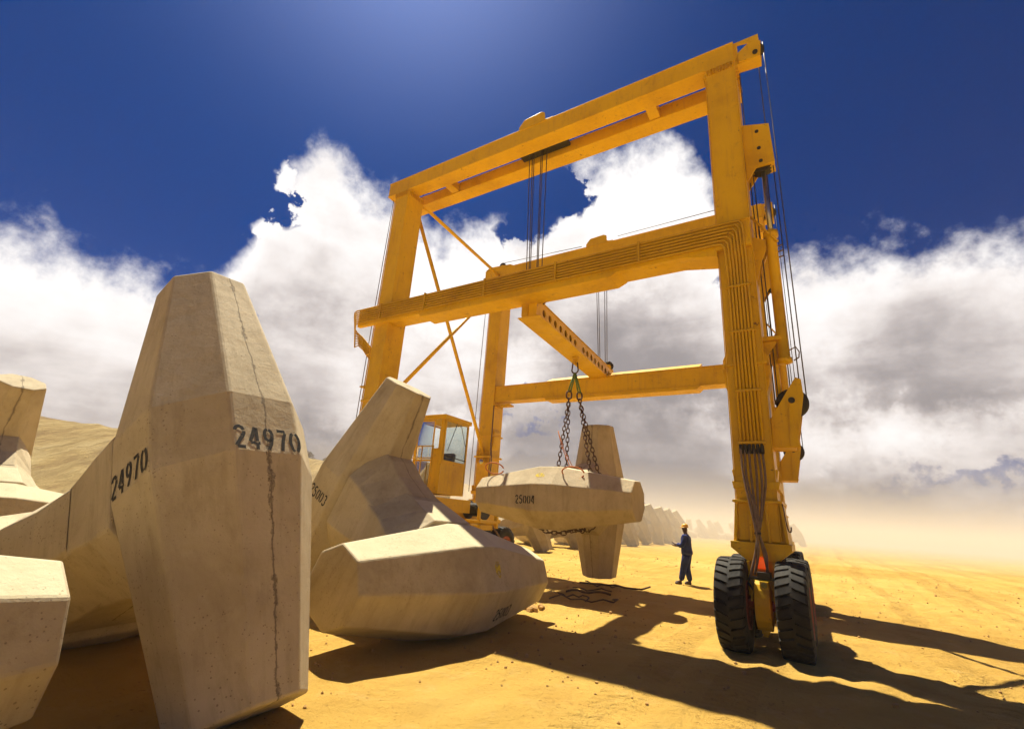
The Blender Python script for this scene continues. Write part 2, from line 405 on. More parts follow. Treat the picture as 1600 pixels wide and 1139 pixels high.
# cloud body: white sunlit tops and rims, grey undersides
nn = n1
mpc = N(nt, 'ShaderNodeMapping'); mpc.inputs['Scale'].default_value = (1, 1, 3.2); L(nt, D, mpc.inputs[0])
nl = noise_n(nt, mpc.outputs[0], 4.2, 6, .58, .3)
G = math_n(nt, 'MULTIPLY_ADD', nn, 22, -12.5)
G = math_n(nt, 'ADD', G, math_n(nt, 'MULTIPLY_ADD', nl, 22, -11))
G = math_n(nt, 'ADD', G, math_n(nt, 'MULTIPLY', Fh, .95))
G = math_n(nt, 'ADD', G, math_n(nt, 'MULTIPLY_ADD', n1, 8, -4))
for b in [(-8, 27, 9, 9, -13), (19, 35, 12, 10, -12), (29, 25, 5, 5, -7), (45, 18.5, 11, 7.5, 9), (36, 13, 14, 5, 6), (-21, 18, 16, 7, 3), (15, 20, 8, 5, 4), (-46, 7, 14, 5, 1), (-14, 15, 22, 9, -9), (-10, 8, 14, 4, -10), (20, 9, 24, 6, -10), (45, 9, 14, 4, -6)]:
    G = math_n(nt, 'ADD', G, blob(*b))
gm = nt.nodes.new('ShaderNodeMapRange'); gm.interpolation_type = 'SMOOTHSTEP'; L(nt, G, gm.inputs[0])
for k, v in zip(('From Min', 'From Max', 'To Min', 'To Max'), (-4, 26, 0, 1)): gm.inputs[k].default_value = v
cloud = ramp(nt, gm.outputs[0], [(0, (.56, .545, .54, 1)), (.35, (.455, .425, .415, 1)), (.7, (.30, .275, .272, 1)), (1, (.175, .162, .168, 1))])
skc = mixc(nt, 1.0, sky.outputs[0], (.0058, .0125, .0270, 1), 'MULTIPLY')
hs = nt.nodes.new('ShaderNodeHueSaturation'); hs.inputs['Saturation'].default_value = 1.25; hs.inputs['Value'].default_value = 1.0
L(nt, skc, hs.inputs['Color'])
vd = nt.nodes.new('ShaderNodeVectorMath'); vd.operation = 'DOT_PRODUCT'; L(nt, D, vd.inputs[0]); vd.inputs[1].default_value = tuple(sd)
gl = math_n(nt, 'POWER', math_n(nt, 'MAXIMUM', vd.outputs['Value'], 0), 26)
auc = mixc(nt, gl, (0, 0, 0, 1), (.14, .12, .13, 1))
skyc = mixc(nt, 1.0, hs.outputs[0], auc, 'ADD')
L(nt, mixc(nt, mask, skyc, cloud), bg.inputs[0]); bg.inputs[1].default_value = 1.0

# ------------------------------------------------------------------ ground and bank
WHEELS = []
for _du in (-.11, .68):
    for _dv in (-.295, 1.125):
        _u, _v = _du, _dv
        WHEELS.append((4.3539 - _u*math.cos(.5725) + _v*math.sin(.5725), 7.7904 + _u*math.sin(.5725) + _v*math.cos(.5725)))
def ground_z(x, y):
    d = math.hypot(x, y)
    z = .05 * (noise.noise(Vector((x*.35, y*.35, 0)))) + .028 * noise.noise(Vector((x*1.3, y*1.3, 3))) + .012 * noise.noise(Vector((x*4, y*4, 9)))
    # low windrow ridges beyond the crane
    far = max(0, min(1, (d - 17) / 12))
    z += far * (.10 * noise.noise(Vector((x*.12, y*.25, 5))) + .05*abs(noise.noise(Vector((x*.5, y*.9, 1)))) )
    for wx, wy in WHEELS:
        r = math.hypot(x - wx, y - wy)
        if r < .9: z += .032*math.exp(-((r - .42)/.14)**2)*(.6 + .6*noise.noise(Vector((x*5, y*5, 7)))) - .03*math.exp(-(r/.3)**2)
    if d < 45:
        ru = -((x - 4.3539)*math.cos(.5725) - (y - 7.7904)*math.sin(.5725)) + .5*noise.noise(Vector((x*.05, y*.05, 40)))
        rn = .5 + .5*noise.noise(Vector((x*.3, y*.3, 50)))
        for c_ in (-.11, .68, -3.3, -4.1, 3.9, 4.7, -7.2, -8.0):
            q = abs(ru - c_)
            if q < .6: z += (-.030*math.exp(-(q/.20)**4) + .013*math.exp(-((q - .31)/.09)**2)) * rn * (1 if c_ in (-.11, .68) else .8)
    pm = noise.noise(Vector((x*.22 + 7, y*.22, 31)))
    if pm > .05: z += min(1, (pm - .05)*5) * (.045*noise.noise(Vector((x*2.6, y*2.6, 12))) + .03*abs(noise.noise(Vector((x*5.5, y*5.5, 2)))))
    return z - .02
def axis(lo, hi, near, n):
    out = []
    for i in range(n + 1):
        t = i / n * 2 - 1
        s = abs(t) ** 3.2
        out.append(near + (hi - near) * s if t > 0 else near - (near - lo) * s)
    return out
xs = []; ys = []
v = -14.0
while v < 22: xs.append(v); v += .14
g = .16; v = -14.0; left = []
while v > -1800: v -= g; g *= 1.11; left.append(v)
g = .16; v = 22; right = []
while v < 1800: v += g; g *= 1.11; right.append(v)
xs = left[::-1] + xs + right
v = 1.0
while v < 22: ys.append(v); v += .12 + max(0, (v-8))*.012
g = .3
while v < 3000: ys.append(v); v += g; g *= 1.06
g = .2; v = 1.0; back = []
while v > -900: v -= g; g *= 1.25; back.append(v)
ys = back[::-1] + ys
bm = bmesh.new(); grid = []
for y in ys: grid.append([bm.verts.new((x, y, ground_z(x, y))) for x in xs])
for j in range(len(ys)-1):
    for i in range(len(xs)-1):
        f = bm.faces.new((grid[j][i], grid[j][i+1], grid[j+1][i+1], grid[j+1][i])); f.smooth = True
me = bpy.data.meshes.new('ground'); bm.to_mesh(me); bm.free(); me.materials.append(M['sand'])
o = bpy.data.objects.new('ground', me); COL.objects.link(o); tag(o, kind='structure')

# graded earth bank on the left, its crest running away to the right
bm = bmesh.new(); rows = []
A0 = Vector((-84, -18, 0)); A1 = Vector((-4, 112, 0)); dr = (A1 - A0).normalized(); nrm = Vector((dr.y, -dr.x, 0))
Lb = (A1 - A0).length
nS = 260
prof = [(26, -.6), (13.5, .0), (12.2, .5), (9.0, 2.6), (6, 4.7), (3.2, 6.6), (1.6, 7.5), (.5, 7.75), (-3, 7.8), (-14, 7.3), (-30, -.5)]
for i in range(nS + 1):
    s = i / nS * (Lb + 14)
    taper = max(0, min(1, (Lb + 12 - s) / 22)); taper = taper * taper * (3 - 2*taper)
    row = []
    for j, (off, h) in enumerate(prof):
        q = A0 + dr * s + nrm * (off * (.4 + .6*taper) if off > 0 else off)
        hh = h * taper
        if 1 < j < 9: hh += .35 * noise.noise(Vector((s*.16, off*.1, 2))) + .18*noise.noise(Vector((s*.8, off*.15, 4)))
        row.append(bm.verts.new((q.x, q.y, hh)))
    rows.append(row)
for i in range(nS):
    for j in range(len(prof)-1):
        f = bm.faces.new((rows[i][j], rows[i+1][j], rows[i+1][j+1], rows[i][j+1])); f.smooth = True
me = bpy.data.meshes.new('embankment'); bm.to_mesh(me); bm.free(); me.materials.append(M['bank'])
o = bpy.data.objects.new('embankment', me); COL.objects.link(o); tag(o, kind='structure')

# dry shrub on the crest of the bank
def shrub(x, y, z, rad, label):
    root = empty('dry_shrub', (x, y, z), label=label, cat='shrub', group='dry scrub on the bank crest')
    t = MB(); rnd = random.Random(5)
    for k in range(7):
        a = rnd.uniform(0, 2*PI); t.tube([(0, 0, -.3), (math.cos(a)*rad*.3, math.sin(a)*rad*.3, rad*.5), (math.cos(a)*rad*.7, math.sin(a)*rad*.7, rad*rnd.uniform(.8, 1.1))], [.05, .035, .01], 5)
    t.build('stem', M['wood'], root)
    f = MB()
    for k in range(700):
        a = rnd.uniform(0, 2*PI); rr = rad * rnd.random()**.5 * (1 + .25*math.sin(3*a)); zz = rad * rnd.uniform(.15, 1.1) * (1 - (rr/rad/1.4)**2)
        c = Vector((math.cos(a)*rr, math.sin(a)*rr, zz)); q = Euler((rnd.uniform(0, 6), rnd.uniform(0, 6), 0)).to_matrix(); s = rnd.uniform(.06, .14)
        f.poly([tuple(c + q @ Vector(p)) for p in ((-s, 0, 0), (0, -s*.5, 0), (s, 0, 0), (0, s*.5, 0))], [(0, 1, 2, 3)])
    f.build('foliage', M['leaf'], root, weld=False)
shrub(-29.3, 71.2, 7.5, 1.3, 'low dry shrub on the bank crest, largest of the scrub right of the tall dolos')
shrub(-27.2, 74.6, 7.6, .7, 'small dry shrub just right of the largest one on the bank crest')

# ------------------------------------------------------------------ dolosse
H_, AR, TR, MR = 4.2, .348, .206, .136
Aw = AR*H_; Cc = (H_ - Aw)/2
def oct8(w):
    a = w/2; b = .2071*w
    return [(a, b), (b, a), (-b, a), (-a, b), (-a, -b), (-b, -a), (b, -a), (a, -b)]
def dolos_mesh(sub=True, seed=1):
    mb = MB()
    ts = [(-H_/2, TR*H_), (-MR*H_/2, Aw), (MR*H_/2, Aw), (H_/2, TR*H_)]
    mb.loft([[(t, p[0]-Cc, p[1]) for p in oct8(w)] for t, w in ts])
    mb.loft([[(p[0], p[1]+Cc, t) for p in oct8(w)] for t, w in ts])
    # shank with the widening fillets at both flukes
    q = Aw*.965/2; k = .2071*Aw*.965
    def sec(y, fx, fz): return [(px*fx, y, pz*fz) for px, pz in [(q, k), (k, q), (-k, q), (-q, k), (-q, -k), (-k, -q), (k, -q), (q, -k)]]
    yA = -Cc + Aw*.30; yB = Cc - Aw*.30
    mb.loft([sec(yA, 1.42, .97), sec(yA + Aw*.22, 1.32, .98), sec(yA + Aw*.45, 1.13, .99), sec(yA + Aw*.78, 1.0, 1.0), sec(yB - Aw*.78, 1.0, 1.0), sec(yB - Aw*.45, .99, 1.13), sec(yB - Aw*.22, .98, 1.32), sec(yB, .97, 1.42)])
    bmesh.ops.remove_doubles(mb.bm, verts=mb.bm.verts, dist=1e-5)
    bmesh.ops.recalc_face_normals(mb.bm, faces=mb.bm.faces)
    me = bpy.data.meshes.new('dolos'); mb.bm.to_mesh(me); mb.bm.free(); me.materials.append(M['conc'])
    return me
DM = dolos_mesh()
def dolos(loc, rot, label, group=None, bevel=.022):
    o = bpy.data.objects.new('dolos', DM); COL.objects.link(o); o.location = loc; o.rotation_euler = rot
    tag(o, label, 'dolos', group)
    if bevel:
        b = o.modifiers.new('bevel', 'BEVEL'); b.width = bevel; b.segments = 2; b.limit_method = 'ANGLE'; b.angle_limit = R(15)
    return o

# stencil digits: strokes on a 0..0.62 x 0..1 cell, each a list of points, gaps as in a cut stencil
def A_(cx, cy, rx, ry, a0, a1, n=9): return [(cx + rx*math.cos(R(a0 + (a1-a0)*i/n)), cy + ry*math.sin(R(a0 + (a1-a0)*i/n))) for i in range(n+1)]
DG = {
 '0': [A_(.31, .5, .25, .43, 108, 252), A_(.31, .5, .25, .43, -72, 72)],
 '2': [A_(.30, .71, .23, .22, 170, 20), A_(.30, .71, .23, .22, 8, -38) + [(.10, .10)], [(.17, .07), (.56, .07)]],
 '3': [A_(.28, .72, .21, .21, 150, -62), A_(.28, .28, .24, .22, 62, -150)],
 '4': [[(.36, .97), (.06, .34)], [(.10, .30), (.34, .30)], [(.43, .97), (.43, .38)], [(.43, .32), (.43, .03)], [(.48, .30), (.58, .30)]],
 '5': [[(.15, .93), (.52, .93)], [(.12, .90), (.10, .56)], A_(.29, .32, .24, .26, 128, -150)],
 '7': [[(.06, .93), (.54, .93)], [(.53, .86), (.38, .5), (.27, .04)]],
 '9': [A_(.31, .68, .21, .25, 95, 275), A_(.31, .68, .21, .25, 265, 440), [(.51, .58), (.44, .30), (.26, .04)]],
}
def stencil(parent, origin, xdir, ydir, text, height, width=None, name='stencilled_number', label=None):
    """text block centred on origin, on the plane of xdir, ydir in the parent's own space"""
    X, Y = Vector(xdir).normalized(), Vector(ydir).normalized(); Z = X.cross(Y)
    mb = MB(); adv = .76*height; s = 1.0
    if width: s = width / (adv*len(text)); adv *= s
    x0 = -adv*len(text)/2 + adv*.09
    rnd = random.Random(len(text)+int(height*1000))
    for i, ch in enumerate(text):
        jy = rnd.uniform(-.02, .02)*height
        for st in DG[ch]:
            w = .135*height/2; n = len(st); Lp = []; Rp = []
            P2 = [Vector((x0 + i*adv + p[0]*height*s, (p[1]-.5)*height + jy)) for p in st]
            for k in range(n):
                d = (P2[min(k+1, n-1)] - P2[max(k-1, 0)]).normalized(); nn_ = Vector((-d.y, d.x))*w
                Lp.append(P2[k] + nn_); Rp.append(P2[k] - nn_)
            o3 = lambda q: tuple(Vector(origin) + X*q.x + Y*q.y + Z*.004)
            pts = [o3(q) for q in Lp] + [o3(q) for q in Rp]
            mb.poly(pts, [(k, k+1, n+k+1, n+k) for k in range(n-1)])
    return mb.build(name, M['ink'], parent, weld=False, label=label)
def sprayed(parent, origin, xdir, ydir, rx, ry, seed, name='paint_mark'):
    X, Y = Vector(xdir).normalized(), Vector(ydir).normalized(); Z = X.cross(Y); rnd = random.Random(seed)
    mb = MB(); n = 18
    pts = [tuple(Vector(origin) + Z*.004 + X*rx*math.cos(2*PI*k/n)*rnd.uniform(.7, 1.1) + Y*ry*math.sin(2*PI*k/n)*rnd.uniform(.7, 1.1)) for k in range(n)]
    mb.poly(pts, [tuple(range(n))]); return mb.build(name, M['mark'], parent)

GR = 'big dolosse standing at the left'
h2 = Aw/2
# 24970 - the tall one
dA = dolos((-3.683, 5.335, 1.256), (R(28.2), R(3.0), R(237)), 'tall pale dolos numbered 24970 with a dark seam down its upright fluke', GR)
stencil(dA, (0, Cc + h2, -.165), (-1, 0, 0), (0, 0, 1), '24970', .225, .64)
stencil(dA, (h2, Cc, -.165), (0, 1, 0), (0, 0, 1), '24970', .225, .60)
# 25003 - in front of the crane
Z1 = (-1.662, 8.356, 1.265)
dB = dolos(Z1, (.462, .029, .970), 'dolos numbered 25003 lying on its side fluke, sunlit pitted top, beside the cab', GR)
sl_ = 1/math.hypot(1, (Aw/2-TR*H_/2)/(H_/2-MR*H_/2))
tap = (Aw/2 - TR*H_/2)/(H_/2 - MR*H_/2)
def taper_facet(t, frac=0):   # point on the lower front facet of fluke A (between verts 3 and 4 of the tip half)
    a = Aw/2 - tap*(t - MR*H_/2)
    return (t, -Cc - a, 0)
pt = taper_facet(.52)
stencil(dB, (pt[0], pt[1], -.07), (1, tap, .0), (0, 0, 1), '25003', .19, .52)
stencil(dB, (-h2, Cc, -.165), (0, -1, 0), (0, 0, 1), '25003', .19, .56)
r2 = 1/math.sqrt(2); fc_ = (h2 + .2071*Aw)/2
sprayed(dB, (.16, -Cc-fc_, fc_), (1, 0, 0), (0, r2, r2), .075, .12, 3)
# 25004 - hanging from the spreader
dC = dolos((2.03, 13.262, 2.201), (.059, .001, -.59), 'dolos numbered 25004 hanging in chains from the spreader beam', GR)
stencil(dC, (-.42, -Cc - h2 + .017, -.06), (1, -tap, 0), (0, 0, 1), '25004', .20, .62)
sprayed(dC, (-.12, -Cc-fc_, fc_), (1, 0, 0), (0, r2, r2), .16, .08, 8)
# near left end and far left ones
dE = dolos((-5.064, 2.413, 1.263), (.506, -.033, .965), 'nearest dolos, its blunt sunlit fluke end reaching in at the lower left corner', GR)
dD = dolos((-11.55, 11.2, 1.42), (.48, .0, .93), 'dolos standing behind 24970 at the left edge, its rounded fluke top in the sun', GR)

# the storage rows beyond the crane
GB = 'dolosse stored in rows beyond the crane'
base = Vector((0.4, 27, 0)); dv = Vector((.5, .866, 0))
ords = ['first', 'second', 'third', 'fourth', 'fifth', 'sixth', 'seventh', 'eighth', 'ninth', 'tenth', 'eleventh', 'twelfth']
rnd = random.Random(3)
for i in range(9):
    q = base + dv * i * 5.5
    lab = ('%s dolos of the near storage row counted from the crane, pale in the dust' % ords[i]) if i < 8 else ('%s dolos of the near storage row, dust-faded, towards the worker' % ords[i])
    dolos((q.x + rnd.uniform(-.2, .2), q.y, 1.26), (R(26 + rnd.uniform(-6, 6)), R(rnd.uniform(-4, 4)), R(-84 + rnd.uniform(-16, 16))), lab, GB, bevel=0)
for i in range(5):
    q = Vector((-6.5, 33, 0)) + dv * i * 5.2
    dolos((q.x, q.y, 1.26), (R(26), R(rnd.uniform(-2, 2)), R(rnd.choice((-84, 60)) + rnd.uniform(-12, 12))),
          'dolos of the back row behind the cab, %s from its near end' % ords[i], GB, bevel=0)
for i in range(7):
    q = Vector((35.5, 101, 0)) + Vector((.78, .62, 0)) * i * 4.3
    dolos((q.x, q.y + rnd.uniform(-2, 2), 1.26), (R(26 + rnd.uniform(-8, 8)), R(rnd.uniform(-8, 8)), R(-84 + rnd.uniform(-60, 60))),
          'faint dolos of the far row between worker and crane leg, number %s from the left' % (ords[i] if i < 12 else 'thirteenth'), GB, bevel=0)
for i, (x, y, z, a, b, c) in enumerate([(48.0, 90, 1.26, 26, 0, -84), (50.6, 92, 1.26, 24, 4, -70), (53.0, 91.5, 1.26, 26, 0, -100), (51.5, 96, 1.3, 30, 0, 60)]):
    dolos((x, y, z), (R(a), R(b), R(c)), 'dolos in the hazy heap right of the crane leg, %s of four from the left' % ords[i], GB, bevel=0)

# ------------------------------------------------------------------ gantry crane
CO = Vector((4.3539, 7.7904, 0)); CA = .5725
crane = empty('gantry_crane', CO, -CA, label='yellow rubber-tyred gantry crane with two portals, standing over the hanging dolos', cat='gantry crane')
U = lambda p: Vector((-p[0], p[1], p[2]))
LW, LD, LU, LLW, LLD, WB = .595, .83, 10.12, .567, .68, 5.695
ZT, ZR, BH, BW, GAP = 11.39, 10.96, .509, .446, .411
ZM, ZMH = 6.74, .556
Y = M['yellow']
def C_(): return MB(U)
def leg(u0, u1, v0, v1, z0, z1, flange=True):
    m = C_(); m.box(u0, u1, v0, v1, z0, z1)
    o = m.build('leg', Y, crane, bevel=.012)
    # corner lips: plates standing proud of the web
    m = C_()
    for uu in (u0 - .012, u1 + .0): m.box(uu, uu + .012, v0 - .03, v0 + .0, z0 + .02, z1 - .3)
    m.box(u0 - .02, u1 + .02, v0 - .02, v1 + .02, z1 - .05, z1 - .004)
    # comb of stiffener ribs under the beam seat
    k = 0
    while k < 9:
        uu = u0 + (u1 - u0)*(k + .5)/9; m.box(uu - .008, uu + .008, v0 - .055, v0 - .001, z1 - .20, z1 - .052); k += 1
    for k in range(9):
        vv = v0 + (v1 - v0)*(k + .5)/9
        m.box(u0 - .055, u0 - .001, vv - .008, vv + .008, z1 - .20, z1 - .052)
        m.box(u1 + .001, u1 + .055, vv - .008, vv + .008, z1 - .20, z1 - .052)
    m.build('stiffener_plates', Y, o)
    return o
lFR = leg(0, LW, 0, LD, 1.5, ZT)
RO = .22
lRR = leg(RO, RO + LW, WB, WB + LD, 1.5, ZR)
lFL = leg(LU - LLW, LU, 0, LLD, 1.5, ZT)
lRL = leg(LU - LLW, LU, WB, WB + LLD, 1.5, ZR)
def girder(u0, u1, v0, v1, z0, z1, name='top_beam'):
    m = C_(); m.box(u0, u1, v0 + .02, v1 - .02, z0 + .018, z1 - .018)
    m.box(u0 - .01, u1 + .01, v0, v1, z0, z0 + .02); m.box(u0 - .01, u1 + .01, v0, v1, z1 - .02, z1)
    return m.build(name, Y, crane, bevel=.005)
for z, v0 in ((ZT, 0), (ZR, WB)):
    g1_ = girder(0.0, 10.52, v0 - .005, v0 + BW, z, z + BH)
    g2_ = girder(0.0, 10.35, v0 + BW + GAP, v0 + 2*BW + GAP, z + .0, z + .37)
    m = C_(); m.box(.6, 9.6, v0 + BW + .001, v0 + BW + .45, z + BH - .045, z + BH - .025); m.build('gap_sun_blocker', Y, crane)  # added plate, hidden from the camera, keeps sun out of the girder gap
    for uu in (1.95, 8.35, 10.1, .25):
        m = C_(); m.box(uu - .13, uu + .13, v0 + BW + .001, v0 + BW + GAP - .001, z + .03, z + .30); m.build('cross_tie', Y, crane, bevel=.006)
    # rope anchor bracket at the right end, a triangular hole through it
    m = C_()
    e0 = -.30 if v0 else -.50
    for vv in (v0 + .06, v0 + .34):
        m.prism([(0.0, z - .10), (0.0, z + BH), (-.08, z + BH), (-.08, z + .20)], 1, vv, vv + .03)
        m.prism([(-.08, z + .42), (-.08, z + BH), (e0, z + BH), (e0, z + .34)], 1, vv, vv + .03)
        m.prism([(-.08, z - .06), (-.08, z + .20), (-.30, z + .36), (e0, z + .34), (e0, z - .10)], 1, vv, vv + .03)
    m.box(e0, -.02, v0 + .09, v0 + .34, z - .09, z - .05)
    m.build('end_bracket', Y, crane, bevel=.004)
    m = C_(); m.lathe([(.05, -.02), (.05, .02)], 1, (e0 + .09, v0 + .04, z + .02), 12)
    m.lathe([(.17, -.03), (.19, -.03), (.16, 0), (.19, .03), (.17, .03)], 1, (e0 + .10, v0 + .22, z + .22), 20)
    m.build('rope_sheave', M['dark'], crane)
    # trolley housing with sheaves, straddling the pair of girders
    tu = 5.05 if not v0 else 5.45
    m = C_(); z0 = z + BH
    for vv in (v0 + .02, v0 + 2*BW + GAP - .06):
        m.prism([(tu - .46, z0), (tu + .46, z0), (tu + .46, z0 + .12), (tu + .30, z0 + .32), (tu - .24, z0 + .36), (tu - .34, z0 + .30), (tu - .36, z0 + .06), (tu - .60, z0 + .05), (tu - .60, z0)], 1, vv, vv + .035)
    m.box(tu - .40, tu + .40, v0 + .055, v0 + 2*BW + GAP - .07, z0 + .03, z0 + .10)
    hs_ = m.build('trolley_housing', Y, crane, bevel=.006)
    m = C_(); 
    for uu in (tu - .17, tu + .2):
        m.lathe([(.12, -.13), (.22, -.13), (.19, -.1), (.22, -.07), (.22, -.02), (.19, .01), (.22, .04), (.12, .04)], 1, (uu, v0 + BW + GAP/2, z0 - .02), 24)
    m.build('hoist_sheave', M['dark'], hs_)
    m = C_(); m.box(tu - .75, tu + .75, v0 + BW + .004, v0 + BW + GAP - .004, z + .20, z + .30)
    m.build('trolley_plate', M['dark'], hs_)
# cross-travel lines above the rear girder and the little sheave at its left end
m = C_()
for dz_, dv_ in ((.30, .05), (.20, .30)):
    m.tube([(9.6, WB + dv_, ZR + BH + dz_ - .05), (6.1, WB + dv_, ZR + BH + .10)], .012, 6)
m.tube([(4.7, WB + .1, ZR + BH + .20), (0.3, WB + .1, ZR + BH + .26)], .012, 6)
m.build('travel_rope', M['rope'], crane)
m = C_(); m.lathe([(.06, -.03), (.14, -.03), (.11, 0), (.14, .03), (.06, .03)], 1, (9.72, WB + .1, ZR + BH + .16), 20)
m.build('travel_sheave', M['dark'], crane)
m = C_(); m.prism([(9.1, ZR+BH), (10.5, ZR+BH), (10.5, ZR+BH+.07), (10.3, ZR+BH+.17), (9.3, ZR+BH+.10)], 1, WB + .02, WB + .05)
m.box(9.66, 9.78, WB + .05, WB + .16, ZR + BH, ZR + BH + .17)
m.build('sheave_bracket', Y, crane, bevel=.004)

# piped cross beam of the front portal
m = C_(); m.box(.0, 10.75, -.125, -.003, ZM + .0, ZM + ZMH - .02); m.box(-.01, 10.8, -.16, -.001, ZM + ZMH - .02, ZM + ZMH); m.box(LW + .01, LU - LLW - .01, -.002, .42, ZM + .0, ZM + ZMH - .03)
m.prism([(2.55, ZM - .001), (2.75, ZM - .10), (8.15, ZM - .10), (8.27, ZM - .001)], 1, -.15, .44)
m.prism([(LW + .01, ZM - .12), (LW + .01, ZM - .001), (1.3, ZM - .001)], 1, -.125, .42)
mid = m.build('cross_beam', Y, crane, bevel=.006)
NPIPE = 7
for k in range(NPIPE):
    z = ZM + .51 - k*.070; uo = .12 + .055*k; vv = -.185
    # left end: sweep outwards, back and down the outer side of the left leg
    ul = 10.70 + .022*(NPIPE-1-k); ub = 10.22 + .022*k
    path = []
    path += [(ul + .05, vv + .10, z - .55 - .03*k), (ul + .10, vv + .04, z - .16), (ul + .06, vv + .0, z - .04), (ul - .03, vv, z)]
    pre = [(ub, .12 + .06*k, 1.9), (ub, .12 + .06*k, z - 1.35), (ub + .05, .10 + .05*k, z - 1.15), (ul - .20, .04, z - .80), (ul - .04, vv + .14, z - .66)]
    uc = uo
    bend = [(uc + .16, vv, z), (uc + .05, vv - .006, z - .02), (uc, vv - .006, z - .10), (uc, vv + .05, z - .45), (uc, -.05, z - .75), (uc, -.05, 3.0 - .03*k)]
    m = C_(); m.tube(pre + path + bend, .022, 8); m.build('hydraulic_pipe', M['pipe'], crane)
for uu in (9.75, 8.05, 6.05, 4.05, 2.1): m = C_(); m.box(uu - .025, uu + .025, -.225, -.162, ZM + .06, ZM + .56); m.build('pipe_clamp', M['pipe'], crane, bevel=.004)
for z in (5.95, 5.05, 3.95, 3.05): m = C_(); m.box(.07, .50, -.09, -.031, z - .02, z + .02); m.build('pipe_clamp', M['pipe'], crane, bevel=.004)
for z in (5.9, 4.9, 3.6): m = C_(); m.box(10.13, 10.42, .06, .58, z - .02, z + .02); m.build('pipe_clamp', M['pipe'], crane, bevel=.004)

# lower tie of the rear portal
m = C_(); zr, zh = 5.72, .60
m.box(RO + LW + .01, LU - LLW - .005, WB + .05, WB + .45, zr + .02, zr + zh - .02)
m.box(RO + LW + .01, LU - LLW - .005, WB, WB + .5, zr, zr + .02); m.box(RO + LW + .01, LU - LLW - .005, WB, WB + .5, zr + zh - .02, zr + zh)
m.prism([(WB - .001, zr + zh + .001), (WB + .5, zr + zh + .24), (WB + .5, zr + zh + .001)], 0, 2.1, 7.35)
m.prism([(2.1, zr - .001), (7.4, zr - .001), (7.3, zr - .10), (2.2, zr - .10)], 1, WB + .0, WB + .5)
m.build('lower_tie', Y, crane, bevel=.006)
m = C_(); m.box(8.9, LU - LLW - .01, WB + .1, WB + .4, zr - .16, zr - .101); m.tube([(9.3, WB + .05, zr - .16), (9.2, WB + .03, zr - .28), (9.05, WB + .03, zr - .18)], .02, 6)
m.build('hose_tray', M['pipe'], crane)
m = C_(); m.tube([(LU-LLW-.04, WB - .02, zr - .15), (LU-LLW-.05, WB - .03, 4), (LU-LLW-.03, WB - .03, 2)], .022, 6); m.build('hydraulic_pipe', M['hose'], crane)

# side bracing, both sides
for uu in (9.82, .30):
    ur = uu + (RO if uu < 1 else 0)
    for a, b in (((uu, LD if uu < 1 else LLD, 11.1), (ur, WB - .02, 3.75)), ((uu, LLD + .1, 4.75), (ur, WB, 10.6)), ((uu, LLD + .1, 11.45), (ur, WB + .02, 11.15))):
        m = C_(); m.tube([a, b], .062, 10)
        d = Vector(b) - Vector(a)
        for e, s in ((Vector(a), 1), (Vector(b), -1)):
            c = e + d.normalized()*s*.12
            m.box(c.x - .012, c.x + .012, c.y - .16, c.y + .16, c.z - .12, c.z + .12)
        m.build('side_brace', Y, crane)

# flange collar where the lower leg section starts, on all four legs
for u0, u1, v0, v1 in ((0, LW, 0, LD), (RO, RO+LW, WB, WB+LD), (LU-LLW, LU, 0, LLD), (LU-LLW, LU, WB, WB+LLD)):
    m = C_(); z = 4.42
    m.box(u0 - .05, u1 + .05, v0 - .03, v0 - .001, z, z + .05); m.box(u0 - .05, u1 + .05, v1 + .001, v1 + .05, z, z + .05)
    m.box(u0 - .05, u0 - .001, v0 - .001, v1 + .001, z, z + .05); m.box(u1 + .001, u1 + .05, v0 - .001, v1 + .001, z, z + .05)
    for s, ue in ((1, u1), (-1, u0)):
        m.prism([(ue + .001*s, z - .5), (ue + .05*s, z - .35), (ue + .09*s, z - .001), (ue + .001*s, z - .001)], 1, v0 + .1, v0 + .5)
        m.prism([(ue + .001*s, z + .3), (ue + .07*s, z + .16), (ue + .07*s, z + .051), (ue + .001*s, z + .051)], 1, v0 + .1, v0 + .5)
    m.build('leg_flange', Y, crane, bevel=.004)

